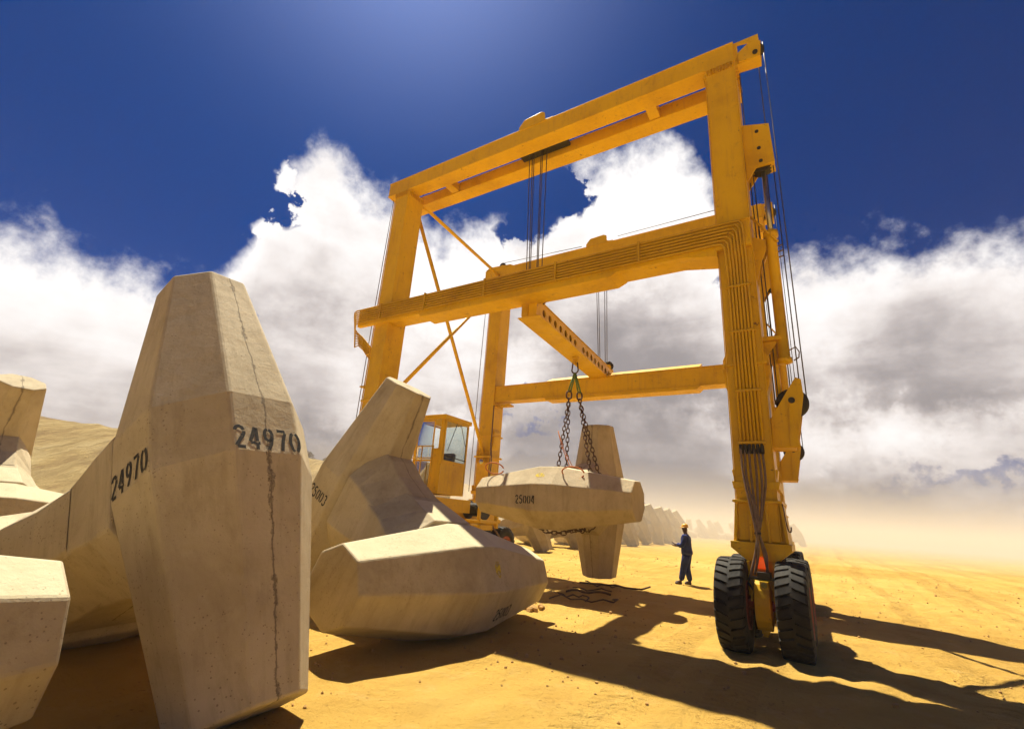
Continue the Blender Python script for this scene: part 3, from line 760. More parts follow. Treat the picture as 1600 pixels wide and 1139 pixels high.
# hoisting gear on the outer (right) side of both right legs, rope gear on the left
def side_gear(v0, ztop, mir=False):
    f = (lambda u: u + RO) if v0 > 2 else (lambda u: u)
    def T(): return MB(lambda p: U((f(p[0]), p[1] + v0, p[2])))
    vc = .40
    m = T()       # sheave cheek plate high on the leg
    for vv in (vc - .17, vc + .14):
        m.prism([(.0, 9.78), (-.50, 9.62), (-.53, 8.66), (-.20, 8.64), (-.01, 8.34)], 1, vv, vv + .03)
    m.box(-.52, -.02, vc - .14, vc + .14, 8.66, 8.69); m.box(-.50, -.46, vc - .14, vc + .14, 8.7, 9.6)
    m.build('sheave_cheek', Y, crane, bevel=.005)
    m = T()
    for uu, zz in ((-.27, 9.50), (-.28, 9.08), (-.29, 8.76)):
        m.lathe([(.035, -.19), (.035, .19)], 1, (uu, vc, zz), 14); m.lathe([(.19, -.10), (.20, -.1), (.17, -.05), (.20, 0), (.17, .05), (.20, .1), (.19, .10)], 1, (uu, vc, zz), 20)
    m.build('cheek_sheave', M['dark'], crane)
    m = T(); m.tube([(-.31, vc, 8.64), (-.31, vc, 7.05)], .042, 12); m.build('cylinder_rod', M['steel'], crane)
    m = T(); m.lathe([(.05, 7.20), (.13, 7.19), (.13, 7.08), (.095, 7.07), (.095, 4.62), (.12, 4.60), (.12, 4.52), (.05, 4.5)], 2, (-.31, vc, 0), 20)
    m.build('hoist_cylinder', Y, crane)
    m = T()       # cylinder cradle gussets
    m.prism([(.0, 7.10), (-.22, 6.98), (-.22, 6.78), (-.12, 6.55), (.0, 6.10)], 1, vc - .12, vc - .09); m.prism([(.0, 7.10), (-.22, 6.98), (-.22, 6.78), (-.12, 6.55), (.0, 6.10)], 1, vc + .09, vc + .12)
    m.box(-.22, -.0, vc - .09, vc + .09, 6.98, 7.01); m.build('cylinder_cradle', Y, crane, bevel=.003)
    m = T(); m.box(-.30, -.0, vc - .10, vc + .10, 4.95, 5.02); m.prism([(0, 4.94), (-.24, 4.94), (0, 4.6)], 1, vc - .03, vc + .03)
    m.build('cylinder_cradle', Y, crane, bevel=.003)
    m = T(); m.tube([(-.0, vc - .14, 7.55), (-.42, vc - .10, 6.9)], .022, 6); m.build('stay_rod', Y, crane)
    m = T(); m.tube([(-.16, vc + .04, 4.94), (-.16, vc + .04, 3.7)], .05, 10); m.build('strut', Y, crane)
    m = T(); m.tube([(-.40, vc, 4.75), (-.50, vc, 4.80), (-.545, vc, 4.70), (-.53, vc, 4.60), (-.45, vc, 4.55)], .012, 6)
    m.build('oil_line', M['hose'], crane)
    for k in range(3): m = T(); m.tube([(-.40, vc, 6.86 - .12*k), (-.50, vc, 6.88 - .12*k)], .014, 6); m.build('oil_port', M['hose'], crane)
    m = T()       # lower sheave bracket
    m.box(-.34, .0, vc - .20, vc + .20, 3.0, 3.50)
    for vv in (vc - .235, vc + .201):
        m.prism([(-.02, 3.50), (-.44, 4.18), (-.52, 4.14), (-.53, 3.86), (-.36, 2.99), (-.0, 2.99)], 1, vv, vv + .03)
    for zz in (3.05,): m.prism([(-.26, 3.0), (-.40, 3.0), (-.30, 3.75)], 1, vc - .262, vc - .236)
    m.build('sheave_bracket', Y, crane, bevel=.005)
    m = T()
    m.lathe([(.10, -.07), (.24, -.07), (.25, -.05), (.21, 0), (.25, .05), (.24, .07), (.10, .07)], 1, (-.35, vc, 3.78), 36)
    m.lathe([(.05, -.27), (.05, .27)], 1, (-.35, vc, 3.78), 14)
    m.build('lower_sheave', M['dark'], crane)
    for p0_, p1_ in (((-.57, vc, ztop + .1), (-.57, vc, 3.82)), ((-.49, vc - .05, 8.68), (-.49, vc - .05, 4.18)), ((-.44, vc, ztop - .1), (-.44, vc, 9.66)), ((-.06, vc, ztop - .2), (-.06, vc, 9.76)),
                     ((-.05, vc + .1, 8.5), (-.09, vc + .1, 3.8)), ((-.12, vc - .02, 8.64), (-.15, vc, 3.8)), ((-.36, vc + .16, 8.6), (-.34, vc + .16, 3.9))):
        m = T(); m.tube([p0_, p1_], .0115, 6); m.build('side_rope', M['rope'], crane)
side_gear(0, ZT + BH); side_gear(WB, ZR + BH)
for v0, zt in ((.0, ZT), (WB, ZR)):
    m = C_()
    m.tube([(10.48, v0 + .22, zt + .02), (10.50, v0 + .2, 7.5), (10.50, v0 + .2, 2.4)], .012, 6); m.build('side_rope', M['rope'], crane)
m = C_(); m.tube([(10.28, WB + .2, ZR), (10.3, WB + .2, 2.2)], .012, 6); m.build('side_rope', M['rope'], crane)

# hoisting ropes
for v0, ups, zb, dd in ((BW + GAP/2, (5.50, 5.42, 5.35, 5.13, 5.07, 4.94), 6.85, 0), (WB + BW + GAP/2, (5.76, 5.69, 5.42, 5.34), 6.95, .0)):
    for k, uu in enumerate(ups):
        um = sum(ups)/len(ups); zt = (ZT if v0 < 2 else ZR) + .3
        m = C_(); m.tube([(uu, v0 + .02*(k % 2), zt), (um + (uu - um)*.75 - (.12 if v0 < 2 else 0.1), v0 + .02*(k % 2), zb)], .0125, 6)
        m.build('hoist_rope', M['rope'], crane)

# travelling bogies: saddle, tandem axles, dual tyres
def tyre_mesh():
    mb = MB(); Ro, w = .645, .405; n = 48
    prof = [(.30, -w*.36), (.34, -w*.47), (.46, -w*.52), (.56, -w*.50), (.605, -w*.43), (.615, -w*.2), (.618, 0), (.615, w*.2), (.605, w*.43), (.56, w*.50), (.46, w*.52), (.34, w*.47), (.30, w*.36)]
    mb.lathe(prof, 0, (0, 0, 0), n)
    nl = 30
    for k in range(nl):
        for side in (-1, 1):
            a0 = 2*PI*(k + (.0 if side < 0 else .45))/nl
            rows = []
            # a lug bar: from the shoulder to the centre line, kinked, with its own thickness
            stations = [(.50, .565, 0.0), (.47, .628, .012), (.40, .646, .03), (.22, .652, .075), (.06, .655, .12), (-.03, .655, .15)]
            for t, rad, da in stations:
                for hw, inr in ((-.062, 0), (.062, 0)):
                    pass
            ring = []
            for t, rad, da in stations:
                x = side*w*t; aa = a0 + da*.85
                hw = .082
                def P(r, a): return (x, r*math.cos(a), r*math.sin(a))
                ring.append([P(rad - .05, aa - hw), P(rad, aa - hw*.86), P(rad, aa + hw*.86), P(rad - .05, aa + hw)])
            mb.loft(ring)
    return mb
_t = tyre_mesh(); tyre0 = _t.build('tyre', M['tyre']); tyre_me = tyre0.data; bpy.data.objects.remove(tyre0)
rim = MB(); rim.lathe([(.0, .10), (.11, .10), (.12, .04), (.20, .03), (.24, .12), (.30, .17), (.335, .21), (.335, -.21), (.30, -.17), (.12, -.10), (.0, -.10)], 0, (0, 0, 0), 28)
for k in range(10): rim.lathe([(.014, .04), (.014, .065)], 0, (0, .16*math.cos(k*PI/5), .16*math.sin(k*PI/5)), 6)
rim0 = rim.build('rim', M['red']); rim_me = rim0.data; bpy.data.objects.remove(rim0)
def wheel(u, v, face):
    w = bpy.data.objects.new('wheel', tyre_me); COL.objects.link(w); w.parent = crane
    w.location = U((u, v, .595)); w.rotation_euler = (random.uniform(0, 6.28), 0, PI if face else 0)
    r = bpy.data.objects.new('rim', rim_me); COL.objects.link(r); r.parent = w
def bogie(uc, vc, vis):
    dv_ = .71
    # saddle: tapered box widening downwards, then a wedge to the axle yoke
    m = C_()
    zt, zb = 2.12, 1.52
    for s in (-1, 1):
        v_ = vc + s*.47
    m.prism([(uc - .33, 2.30), (uc - .355, 2.42), (uc - .30, 2.42), (uc + .30, 2.42), (uc + .355, 2.42), (uc + .335, 2.30)], 1, vc - .44, vc + .44)
    m.prism([(uc - .36, 2.12), (uc + .36, 2.12), (uc + .36, 2.08), (uc - .36, 2.08)], 1, vc - .52, vc + .50)
    m.prism([(uc - .345, 2.079), (uc + .345, 2.079), (uc + .40, 1.48), (uc - .40, 1.48)], 1, vc - .36, vc + .36)
    m.prism([(uc - .43, 1.479), (uc + .43, 1.479), (uc + .43, 1.38), (uc + .20, 1.20), (uc - .20, 1.20), (uc - .43, 1.38)], 1, vc - .50, vc + .50)
    for uu in (uc - .33, uc - .12, uc + .11, uc + .31):
        tl = (uu - uc)*1.14
        m.prism([(uu - .02, 2.079), (uu + .02, 2.079), (uc + tl + .02, 1.482), (uc + tl - .02, 1.482)], 1, vc - .46, vc - .361)
    for s in (-1, 1):
        m.prism([(uc + s*.31, 2.40), (uc + s*.345, 2.60), (uc + s*.31, 2.62), (uc + s*.298, 2.60)] if s > 0 else [(uc - .31, 2.40), (uc - .298, 2.60), (uc - .31, 2.62), (uc - .345, 2.60)], 1, vc - .43, vc - .2)
        m.box(uc + s*.385 - .02, uc + s*.385 + .02, vc - .45, vc + .45, 2.12, 2.42) if 0 else None
    m.build('bogie_saddle', Y, crane, bevel=.006)
    m = C_()
    m.box(uc - .15, uc + .15, vc - .50, vc + .50, .98, 1.199)
    for uu in (uc - .165, uc + .135): m.prism([(vc - .78, .62), (vc - .60, 1.06), (vc - .45, 1.1985), (vc + .45, 1.1985), (vc + .60, 1.06), (vc + .78, .62), (vc + .5, .55), (vc + .25, .9), (vc - .25, .9), (vc - .5, .55)], 0, uu, uu + .03)
    m.build('yoke', Y, crane, bevel=.005)
    for s in (-1, 1):
        v1 = vc + s*dv_
        m = C_(); m.lathe([(.07, -.40), (.07, .40)], 0, (uc, v1, .615), 16)
        for uu in (-.22, .2): m.lathe([(.17, uu - .0), (.17, uu + .03)], 0, (uc, v1, .615), 20)
        m.build('axle', M['red'], crane)
        m = C_()   # final-drive housing hanging between the tyres
        ring = []
        for t, w, rr in ((-.115, 0, .22), (-.10, 0, .30), (.10, 0, .30), (.115, 0, .22)):
            ring.append([(uc + t, v1 - .10*s*0 + rr*.72*math.cos(k*PI/10), .62 + rr*1.15*math.sin(k*PI/10)) for k in range(20)])
        m.loft(ring, False); m.box(uc - .05, uc + .05, v1 - .06, v1 + .06, .24, .30); m.box(uc - .03, uc + .03, v1 - .04, v1 + .04, .20, .24)
        m.build('final_drive', Y, crane, bevel=.006)
        wheel(uc + .395, v1, 0); wheel(uc - .395, v1, 1)
    if vis:
        m = C_(); m.box(uc - .065, uc + .065, vc - .58, vc - .502, 1.10, 1.27); m.build('hazard_lens', M['lens'], crane, bevel=.02)
        m = C_(); m.box(uc - .17, uc + .17, vc - .74, vc - .505, .96, .99); m.box(uc - .13, uc + .05, vc - .80, vc - .62, .991, 1.07); m.tube([(uc + .16, vc - .62, 1.0), (uc + .2, vc - .66, .9), (uc + .12, vc - .72, .8), (uc - .1, vc - .7, .82)], .02, 6)
        m.build('hydraulic_valve', M['dark'], crane, bevel=.006)
        lm_ = C_(); lm_.box(uc - .10, uc + .02, vc - .87, vc - .81, .84, .95); lp = lm_.build('work_lamp', Y, crane, bevel=.008)
        lm_ = C_(); lm_.lathe([(.0, -.012), (.04, -.012), (.04, 0)], 1, (uc - .04, vc - .872, .895), 16); lm_.build('lens', M['glass'], lp)
        m = C_(); m.prism([(uc + .16, 1.2), (uc + .20, 1.2), (uc + .20, .72), (uc + .17, .72)], 1, vc - .62, vc - .58) ; m.prism([(uc - .20, 1.2), (uc - .16, 1.2), (uc - .17, .72), (uc - .20, .72)], 1, vc - .62, vc - .58)
        m.build('guard_strip', Y, crane)
uR, uL = LW/2, LU - LLW/2
bogie(uR - .012, .415, True); bogie(uR + .02 + RO, WB + .415, False); bogie(uL, .34, False); bogie(uL, WB + .34, False)
# hoses hanging from the pipe ends past the saddle into the bogie
hose = [[(.46, -.07, 2.95), (.44, -.16, 2.5), (.36, -.26, 2.0), (.30, -.30, 1.55), (.31, -.28, 1.3), (.38, -.24, 1.02)],
        [(.40, -.07, 2.92), (.40, -.14, 2.5), (.33, -.24, 2.05), (.29, -.28, 1.62), (.35, -.28, 1.3), (.43, -.30, 1.0), (.40, -.28, .85)],
        [(.34, -.07, 2.9), (.33, -.14, 2.45), (.30, -.22, 2.0), (.27, -.26, 1.6), (.20, -.24, 1.3), (.22, -.26, 1.0)],
        [(.26, -.07, 2.9), (.25, -.14, 2.4), (.27, -.22, 1.9), (.29, -.27, 1.62), (.36, -.25, 1.25)],
        [(.20, -.07, 2.88), (.18, -.14, 2.4), (.22, -.20, 1.95), (.27, -.25, 1.65), (.23, -.24, 1.3), (.18, -.24, .95)],
        [(.14, -.07, 2.86), (.13, -.12, 2.4), (.20, -.16, 2.0), (.26, -.25, 1.68)]]
def smooth_path(p, n=6):
    p = [Vector(q) for q in p]; out = []
    for i in range(len(p)-1):
        a, b, c, d = p[max(i-1, 0)], p[i], p[i+1], p[min(i+2, len(p)-1)]
        for k in range(n):
            t = k/n; out.append(.5*((2*b) + (c-a)*t + (2*a-5*b+4*c-d)*t*t + (3*b-a-3*c+d)*t**3))
    out.append(p[-1]); return out
for h in hose:
    m = C_(); m.tube(smooth_path([tuple(q) for q in h]), .019, 7); m.build('hydraulic_hose', M['hose'], crane)
m = C_(); m.box(.245, .335, -.31, -.245, 1.60, 1.63); m.build('hose_strap', M['dark'], crane)
for k in range(6):
    uu = .14 + .063*k
    m = C_(); m.lathe([(.03, 2.86), (.032, 2.90), (.03, 2.99), (.024, 3.02)], 2, (uu, -.06, 0), 8); m.build('pipe_fitting', M['dark'], crane)
m = C_(); m.tube(smooth_path([(-.06, -.05, 2.12), (-.08, -.06, 2.0), (-.09, -.06, 1.88), (-.10, -.06, 1.78)]), .009, 6); m.tube(smooth_path([(-.10, -.06, 1.78), (-.12, -.06, 1.68), (-.15, -.06, 1.67), (-.16, -.06, 1.74)]), .011, 6)
m.build('safety_hook', M['chain'], crane)
# sill beam tying the left bogies, engine deck and winch on it
m = C_(); m.box(9.35, 9.80, .90, WB - .03, 1.40, 1.98); m.box(9.30, 9.85, .89, WB - .02, 1.982, 2.01); m.box(8.75, 9.298, 1.6, 3.7, 1.62, 2.005)
m.build('sill_beam', Y, crane, bevel=.01)
m = C_(); m.prism([(1.0, 1.42), (WB - .05, 1.42), (WB - .05, 1.92), (1.0, 1.92)], 0, .30, .55); m.build('sill_beam', Y, crane, bevel=.01)
m = C_(); m.lathe([(.30, -.35), (.30, -.30), (.17, -.29), (.17, .29), (.30, .30), (.30, .35)], 0, (8.95, 4.35, 1.75), 24); 
for k in range(9): m.lathe([(.19, -.26 + k*.06), (.21, -.24 + k*.06), (.19, -.22 + k*.06)], 0, (8.95, 4.35, 1.75), 20)
m.build('winch_drum', M['dark'], crane)
m = C_(); m.box(8.50, 9.29, 3.95, 4.9, 1.36, 1.44); m.box(8.52, 8.60, 3.9, 4.0, 1.44, 1.9); m.box(8.5, 8.62, 4.9, 5.0, 1.2, 1.7); m.box(8.45, 9.2, 3.9, 4.6, 1.15, 1.30)
m.build('winch_frame', Y, crane, bevel=.006)
m = C_(); m.tube(smooth_path([(9.3, 5.35, 4.1), (9.15, 5.25, 3.5), (9.2, 5.3, 3.0), (9.35, 5.4, 2.5)]), .025, 8); m.tube(smooth_path([(8.5, 4.6, 1.3), (8.25, 4.8, .9), (8.35, 5.0, .45), (8.7, 4.9, .3)]), .03, 8)
m.build('hydraulic_hose', M['hose'], crane)
# saddle bracket and floodlight on the rear left leg
m = C_(); m.box(LU - LLW - .08, LU + .06, WB - .10, WB + LLD + .05, 3.62, 3.68)
for k in range(10): m.box(LU - LLW - .04 + k*.062, LU - LLW - .02 + k*.062, WB - .07, WB - .001, 3.69, 3.88); m.box(LU - LLW - .04 + k*.062, LU - LLW - .02 + k*.062, WB - .07, WB - .001, 3.44, 3.615)
m.build('leg_flange', Y, crane, bevel=.003)
m = C_(); m.tube([(9.75, WB - .05, 3.6), (9.74, WB - .16, 3.52)], .02, 6); m.lathe([(.05, .10), (.09, .04), (.10, -.04)], 1, (9.72, WB - .22, 3.44), 16); fl = m.build('flood_lamp', Y, crane)
m = C_(); m.lathe([(.0, 0), (.09, 0), (.09, .01)], 1, (9.72, WB - .265, 3.44), 16); m.build('lens', M['steel'], fl)

# operator cab
CV, CV1, CU0, CU1, CZ0, CZ1 = 2.05, 3.28, 8.75, 9.86, 2.10, 4.42
cab = C_()
cab.box(CU0, CU1, CV, CV1, CZ0, CZ0 + .06)
cab.box(CU0 - .05, CU1 + .03, CV - .05, CV1 + .06, CZ1 - .13, CZ1)
t_ = .055
for uu in (CU0, CU1 - t_):
    for vv in (CV, CV1 - t_): cab.box(uu, uu + t_, vv, vv + t_, CZ0 + .06, CZ1 - .13)
zw = CZ0 + .93
cab.box(CU0 + .004, CU0 + .03, CV + t_, CV1 - t_, CZ0 + .06, zw)                        # load side, solid below the window
cab.box(CU1 - .03, CU1 - .004, CV + t_, CV1 - t_, CZ0 + .06, zw)
cab.box(CU0 + t_, CU1 - t_, CV1 - .03, CV1 - .004, CZ0 + .06, zw)
cab.box(CU0 + t_, CU0 + .34, CV + .004, CV + .03, CZ0 + .06, CZ0 + 1.3); cab.box(CU0 + t_, CU0 + .14, CV + .004, CV + .03, CZ0 + 1.3, CZ1 - .14)
cab.box(CU0 + .34, CU1 - t_, CV + .004, CV + .03, CZ0 + .06, CZ0 + .14)
cb = cab.build('cab_shell', Y, crane, bevel=.012)
def frame_u(u, v0, v1, z0, z1, w=.05, d=.03, name='window_frame'):
    m = C_(); 
    m.box(u - d, u - .001, v0, v1, z0, z0 + w); m.box(u - d, u - .001, v0, v1, z1 - w, z1); m.box(u - d, u - .001, v0, v0 + w, z0 + w, z1 - w); m.box(u - d, u - .001, v1 - w, v1, z0 + w, z1 - w)
    f = m.build(name, Y, cb, bevel=.004)
    m = C_(); m.poly([(u - .010, v0 + w, z0 + w), (u - .010, v1 - w, z0 + w), (u - .010, v1 - w, z1 - w), (u - .010, v0 + w, z1 - w)], [(0, 1, 2, 3)]); m.build('pane', M['glass'], cb); return f
frame_u(CU0 + .004, CV + t_ - .02, CV1 - t_ + .02, zw - .01, CZ1 - .14)
frame_u(CU1 + .030, CV + t_ - .02, CV1 - t_ + .02, zw - .01, CZ1 - .14)
m = C_(); z0, z1, a, b = CZ0 + .14, CZ1 - .15, CU0 + .345, CU1 - t_ - .01
for q in ((a, b, z0, z0+.05), (a, b, z1-.05, z1), (a, a+.05, z0+.05, z1-.05), (b-.05, b, z0+.05, z1-.05), (a+.05, b-.05, z0+.78, z0+.83)): m.box(q[0], q[1], CV - .012, CV + .003, q[2], q[3])
dr_ = m.build('door', Y, cb, bevel=.004)
m = C_(); m.poly([(a+.05, CV, z0 + .83), (b-.05, CV, z0 + .83), (b-.05, CV, z1 - .05), (a+.05, CV, z1 - .05)], [(0, 1, 2, 3)]); m.build('pane', M['glass'], cb)
m = C_(); m.poly([(a+.05, CV, z0 + .05), (b-.05, CV, z0 + .05), (b-.05, CV, z0 + .78), (a+.05, CV, z0 + .78)], [(0, 1, 2, 3)]); m.build('pane', M['glass'], cb)
m = C_(); m.poly([(CU0 + t_, CV1 - .01, zw), (CU1 - t_, CV1 - .01, zw), (CU1 - t_, CV1 - .01, CZ1 - .14), (CU0 + t_, CV1 - .01, CZ1 - .14)], [(0, 1, 2, 3)]); m.build('pane', M['glass'], cb)
m = C_()      # guard rail on the door side and wiper gear
m.tube([(8.95, CV - .14, CZ0 + 1.35), (9.85, CV - .14, CZ0 + 1.35)], .018, 6); m.tube([(8.95, CV - .14, CZ0 + 1.0), (9.85, CV - .14, CZ0 + 1.0)], .018, 6)
for uu in (8.97, 9.4, 9.83): m.tube([(uu, CV - .14, CZ0 - .02), (uu, CV - .14, CZ0 + 1.35)], .018, 6)
m.box(8.9, 9.9, CV - .20, CV - .06, CZ0 - .08, CZ0 - .03)
m.build('hand_rail', M['pipe'], cb)
m = C_(); m.tube([(CU0 - .04, CV + .55, CZ1 - .2), (CU0 - .045, CV + .20, CZ0 + 1.25)], .010, 5); m.tube([(CU0 - .04, CV + .75, CZ1 - .2), (CU0 - .045, CV + 1.05, CZ0 + 1.5)], .010, 5)
m.tube([(CU0 - .03, CV + .08, zw + .18), (CU0 - .03, CV1 - .12, zw + .12)], .014, 6)
m.build('wiper', M['dark'], cb)
m = C_(); m.box(9.05, 9.50, 2.55, 2.95, 2.45, 2.62); m.prism([(2.92, 2.60), (3.04, 2.60), (3.14, 3.35), (3.04, 3.40), (2.96, 3.30)], 0, 9.06, 9.49); m.box(9.15, 9.4, 2.6, 2.9, 2.16, 2.45)
m.build('seat', M['seat'], cb, bevel=.03)
m = C_(); m.box(8.85, 9.05, 2.35, 2.8, 2.5, 2.98); m.tube([(8.95, 2.5, 2.98), (8.96, 2.45, 3.2)], .015, 6); m.sphere((8.96, 2.45, 3.22), .03); m.tube([(9.1, 2.3, 2.3), (9.15, 2.42, 3.0)], .02, 6)
m.lathe([(.14, -.012), (.16, 0), (.14, .012)], 2, (9.15, 2.44, 3.0), 18)
m.build('control_console', M['dark'], cb, bevel=.01)
m = C_(); m.tube(arc((2.62, CZ1 + .0), .035, 0, 180, 8, 'yz', 8.95), .008, 5); m.build('lifting_eye', M['dark'], cb)

# ------------------------------------------------------------------ spreader beam (hangs from the hoist ropes)
SPV = .65; spN = Vector(U((5.03, .65, 0))); spF = Vector(U((5.36, 6.35, 0)))
rotc = Matrix.Rotation(-CA, 4, 'Z')
wN = rotc @ spN + CO; wF = rotc @ spF + CO; wm = (wN + wF)/2; dsp = (wF - wN); asp = math.atan2(-dsp.x, dsp.y)
spr = empty('spreader_beam', (wm.x, wm.y, 6.28), asp, label='long yellow spreader beam with a row of round holes, hanging under the crane', cat='spreader beam')
Ls = dsp.length/2 + .30
m = MB()
def plate_holes(mb, x0, x1, y0, y1, z0, z1, cs, r):
    """plate normal to x with round holes centred at y in cs"""
    zc = (z0+z1)/2; cell = r*1.6; n = 16
    edges = [y0]
    for c in cs: edges += [c - cell, c + cell]
    edges.append(y1)
    for i in range(0, len(edges), 2):
        if edges[i+1] - edges[i] > 1e-4: mb.box(x0, x1, edges[i], edges[i+1], z0, z1)
    for c in cs:
        for k in range(n):
            a, b = 2*PI*k/n, 2*PI*(k+1)/n
            def sq(t):
                ct, st = math.cos(t), math.sin(t); hh = (z1-z0)/2
                f = min(cell/abs(ct) if abs(ct) > 1e-6 else 1e9, hh/abs(st) if abs(st) > 1e-6 else 1e9); return (c + ct*f, zc + st*f)
            A, B = sq(a), sq(b); a1 = (c + r*math.cos(a), zc + r*math.sin(a)); b1 = (c + r*math.cos(b), zc + r*math.sin(b))
            P = [(x0,)+a1, (x0,)+b1, (x0,)+B, (x0,)+A, (x1,)+a1, (x1,)+b1, (x1,)+B, (x1,)+A]
            mb.poly(P, [(0, 1, 2, 3), (7, 6, 5, 4), (0, 4, 5, 1)])
            # corner filler where the square corner falls between the two rays
            ca, cb_ = (abs(A[0]-c) > cell-1e-6), (abs(B[0]-c) > cell-1e-6)
            if ca != cb_:
                cor = (A[0] if ca else B[0], B[1] if ca else A[1])
                for xx in (x0, x1): mb.poly([(xx,)+A, (xx,)+B, (xx,)+cor], [(0, 1, 2)])
cs = [-Ls + .45 + k*.36 for k in range(7)] + [-Ls + .45 + 7.9*.36 + k*.36 for k in range(8)]
plate_holes(m, .17, .20, -Ls, Ls, .022, .478, cs, .10)
m.box(-.20, -.17, -Ls, Ls, .022, .478)
m.box(-.22, .22, -Ls, Ls, .48, .50)
m.box(-.30, .30, -Ls - .02, Ls + .02, .0, .02)
m.box(-.169, .169, -Ls, -Ls + .02, .022, .478); m.box(-.169, .169, Ls - .02, Ls, .022, .478); m.box(-.169, .169, -.3, .3, .021, .1)
m.build('beam', Y, spr, weld=False)
m = MB(); m.box(-.20, -.02, -Ls - .03, -Ls - .001, .05, .45); m.box(-.16, -.06, -Ls - .05, -Ls - .03, .12, .38); m.build('end_plate', M['pipe'], spr, bevel=.006)
for s in (-1, 1):
    yy = s*dsp.length/2
    m = MB(); m.prism([(-.26, .501), (.26, .501), (.20, .62), (-.2, .62)], 1, yy - .10, yy - .07); m.prism([(-.26, .501), (.26, .501), (.2, .62), (-.2, .62)], 1, yy + .07, yy + .10); sb = m.build('sheave_block', Y, spr, bevel=.004)
    m = MB(); m.lathe([(.08, -.06), (.16, -.06), (.13, -.03), (.16, 0), (.13, .03), (.16, .06), (.08, .06)], 1, (-.1, yy, .60), 24); m.lathe([(.08, -.06), (.16, -.06), (.13, 0), (.16, .06), (.08, .06)], 1, (.13, yy, .60), 24); m.build('sheave', M['dark'], sb)
# shackle and master links under the middle of the beam
m = MB(); m.lathe([(.10, -.001), (.10, -.05), (.07, -.06), (.07, -.12), (.10, -.14), (.09, -.17)], 2, (0, 0, 0), 16); m.lathe([(.03, -.12), (.03, .12)], 1, (0, 0, -.21), 12)
sh = m.build('swivel', M['pipe'], spr)
m = MB(); pts_ = [(.07, 0, -.17)] + arc((0, -.40), .10, 20, -200, 14, 'xz') + [(-.07, 0, -.17)]; m.tube(pts_, .022, 8); m.build('shackle', M['chain'], spr)

# ------------------------------------------------------------------ chain sling round the hanging dolos
mC = dC.matrix_basis.copy()
mC = Matrix.Translation(dC.location) @ Euler(dC.rotation_euler).to_matrix().to_4x4()
hook = Vector((wm.x, wm.y, 6.28 - .47))
sling = empty('chain_sling', hook, 0, label='four-legged rusty chain sling with green top links around the hanging dolos', cat='chain sling')
def link_verts(mb, c, d, nrm_, Lk=.075, Wk=.042, r=.0135):
    d = d.normalized(); n_ = nrm_.normalized(); pts_ = []
    for k in range(12):
        a = 2*PI*k/12; x = math.cos(a); y = math.sin(a)
        px = (Lk - Wk)*(1 if x > 0 else -1)*(abs(x) > .3) + Wk*x; pts_.append(c + d*px + n_*Wk*y)
    rings = []
    for k in range(12):
        t = (pts_[(k+1) % 12] - pts_[k-1]).normalized(); b = d.cross(n_); nn_ = t.cross(b)
        rings.append([pts_[k] + (b*math.cos(q*2*PI/5) + nn_*math.sin(q*2*PI/5))*r for q in range(5)])
    P = [tuple(p - hook) for rr in rings for p in rr]; F_ = []
    for k in range(12):
        k2 = (k+1) % 12
        for q in range(5): F_.append((k*5+q, k2*5+q, k2*5+(q+1) % 5, k*5+(q+1) % 5))
    mb.poly(P, F_, True)
def chain(path, name='chain', sc=1.0):
    mb = MB(); path = [Vector(p) for p in path]
    step = .125*sc; s = 0; seg = 0; pos = path[0].copy(); i = 0; acc = 0
    lens = [(path[k+1]-path[k]).length for k in range(len(path)-1)]; tot = sum(lens); n = int(tot/step)
    for k in range(n):
        t = (k + .5)*tot/n; j = 0
        while j < len(lens)-1 and t > lens[j]: t -= lens[j]; j += 1
        d = (path[j+1]-path[j]).normalized(); c = path[j] + d*t
        side = d.cross(Vector((.3, 1, .2))).normalized(); nrm_ = side if k % 2 else d.cross(side).normalized()
        link_verts(mb, c, d, nrm_, .078*sc, .044*sc, .0145*sc)
    return mb.build(name, M['chain'], sling, weld=False)
ringL = hook + Vector((-.16, -.05, -.72)); ringR = hook + Vector((.16, .05, -.70))
m = MB()
for rg in (ringL, ringR):
    for o_ in (-.035, .035):
        m.tube([tuple(Vector((o_*.5, 0, -.02))), tuple(rg - hook + Vector((o_, 0, .08)))], .024, 7)
m.build('sling_link', M['green'], sling)
for rg in (ringL, ringR):
    mb = MB(); link_verts(mb, rg, Vector((0, 0, 1)), Vector((1, 0, 0)), .115, .075, .028); mb.build('master_link', M['chain'], sling, weld=False)
hw_ = Aw*.5 + .03
for yl in (-.30, .22):
    tl = mC @ Vector((-hw_*.62, yl, Aw*.5 + .0)); bl = mC @ Vector((-hw_, yl, .25)); cl = mC @ Vector((-hw_, yl, -.2)); dl = mC @ Vector((-.25, yl, -hw_ - .03))
    tr_ = mC @ Vector((hw_*.62, yl, Aw*.5)); br = mC @ Vector((hw_, yl, .25)); c_r = mC @ Vector((hw_, yl, -.2)); d_r = mC @ Vector((.25, yl, -hw_ - .05))
    chain([ringL + Vector((0, .0, -.09)), tl, bl, cl, dl, d_r, c_r, br, tr_, ringR + Vector((0, 0, -.09))])
# a slack length of the same chain sagging under the front fluke
s0 = mC @ Vector((-.50, -Cc + .15, -Aw*.5 - .02)); s1 = mC @ Vector((.48, -Cc + .15, -Aw*.5 + .01))
chain([s0 + Vector((0, 0, .0)), s0*.7 + s1*.3 + Vector((0, 0, -.09)), s0*.3 + s1*.7 + Vector((0, 0, -.085)), s1], 'chain')
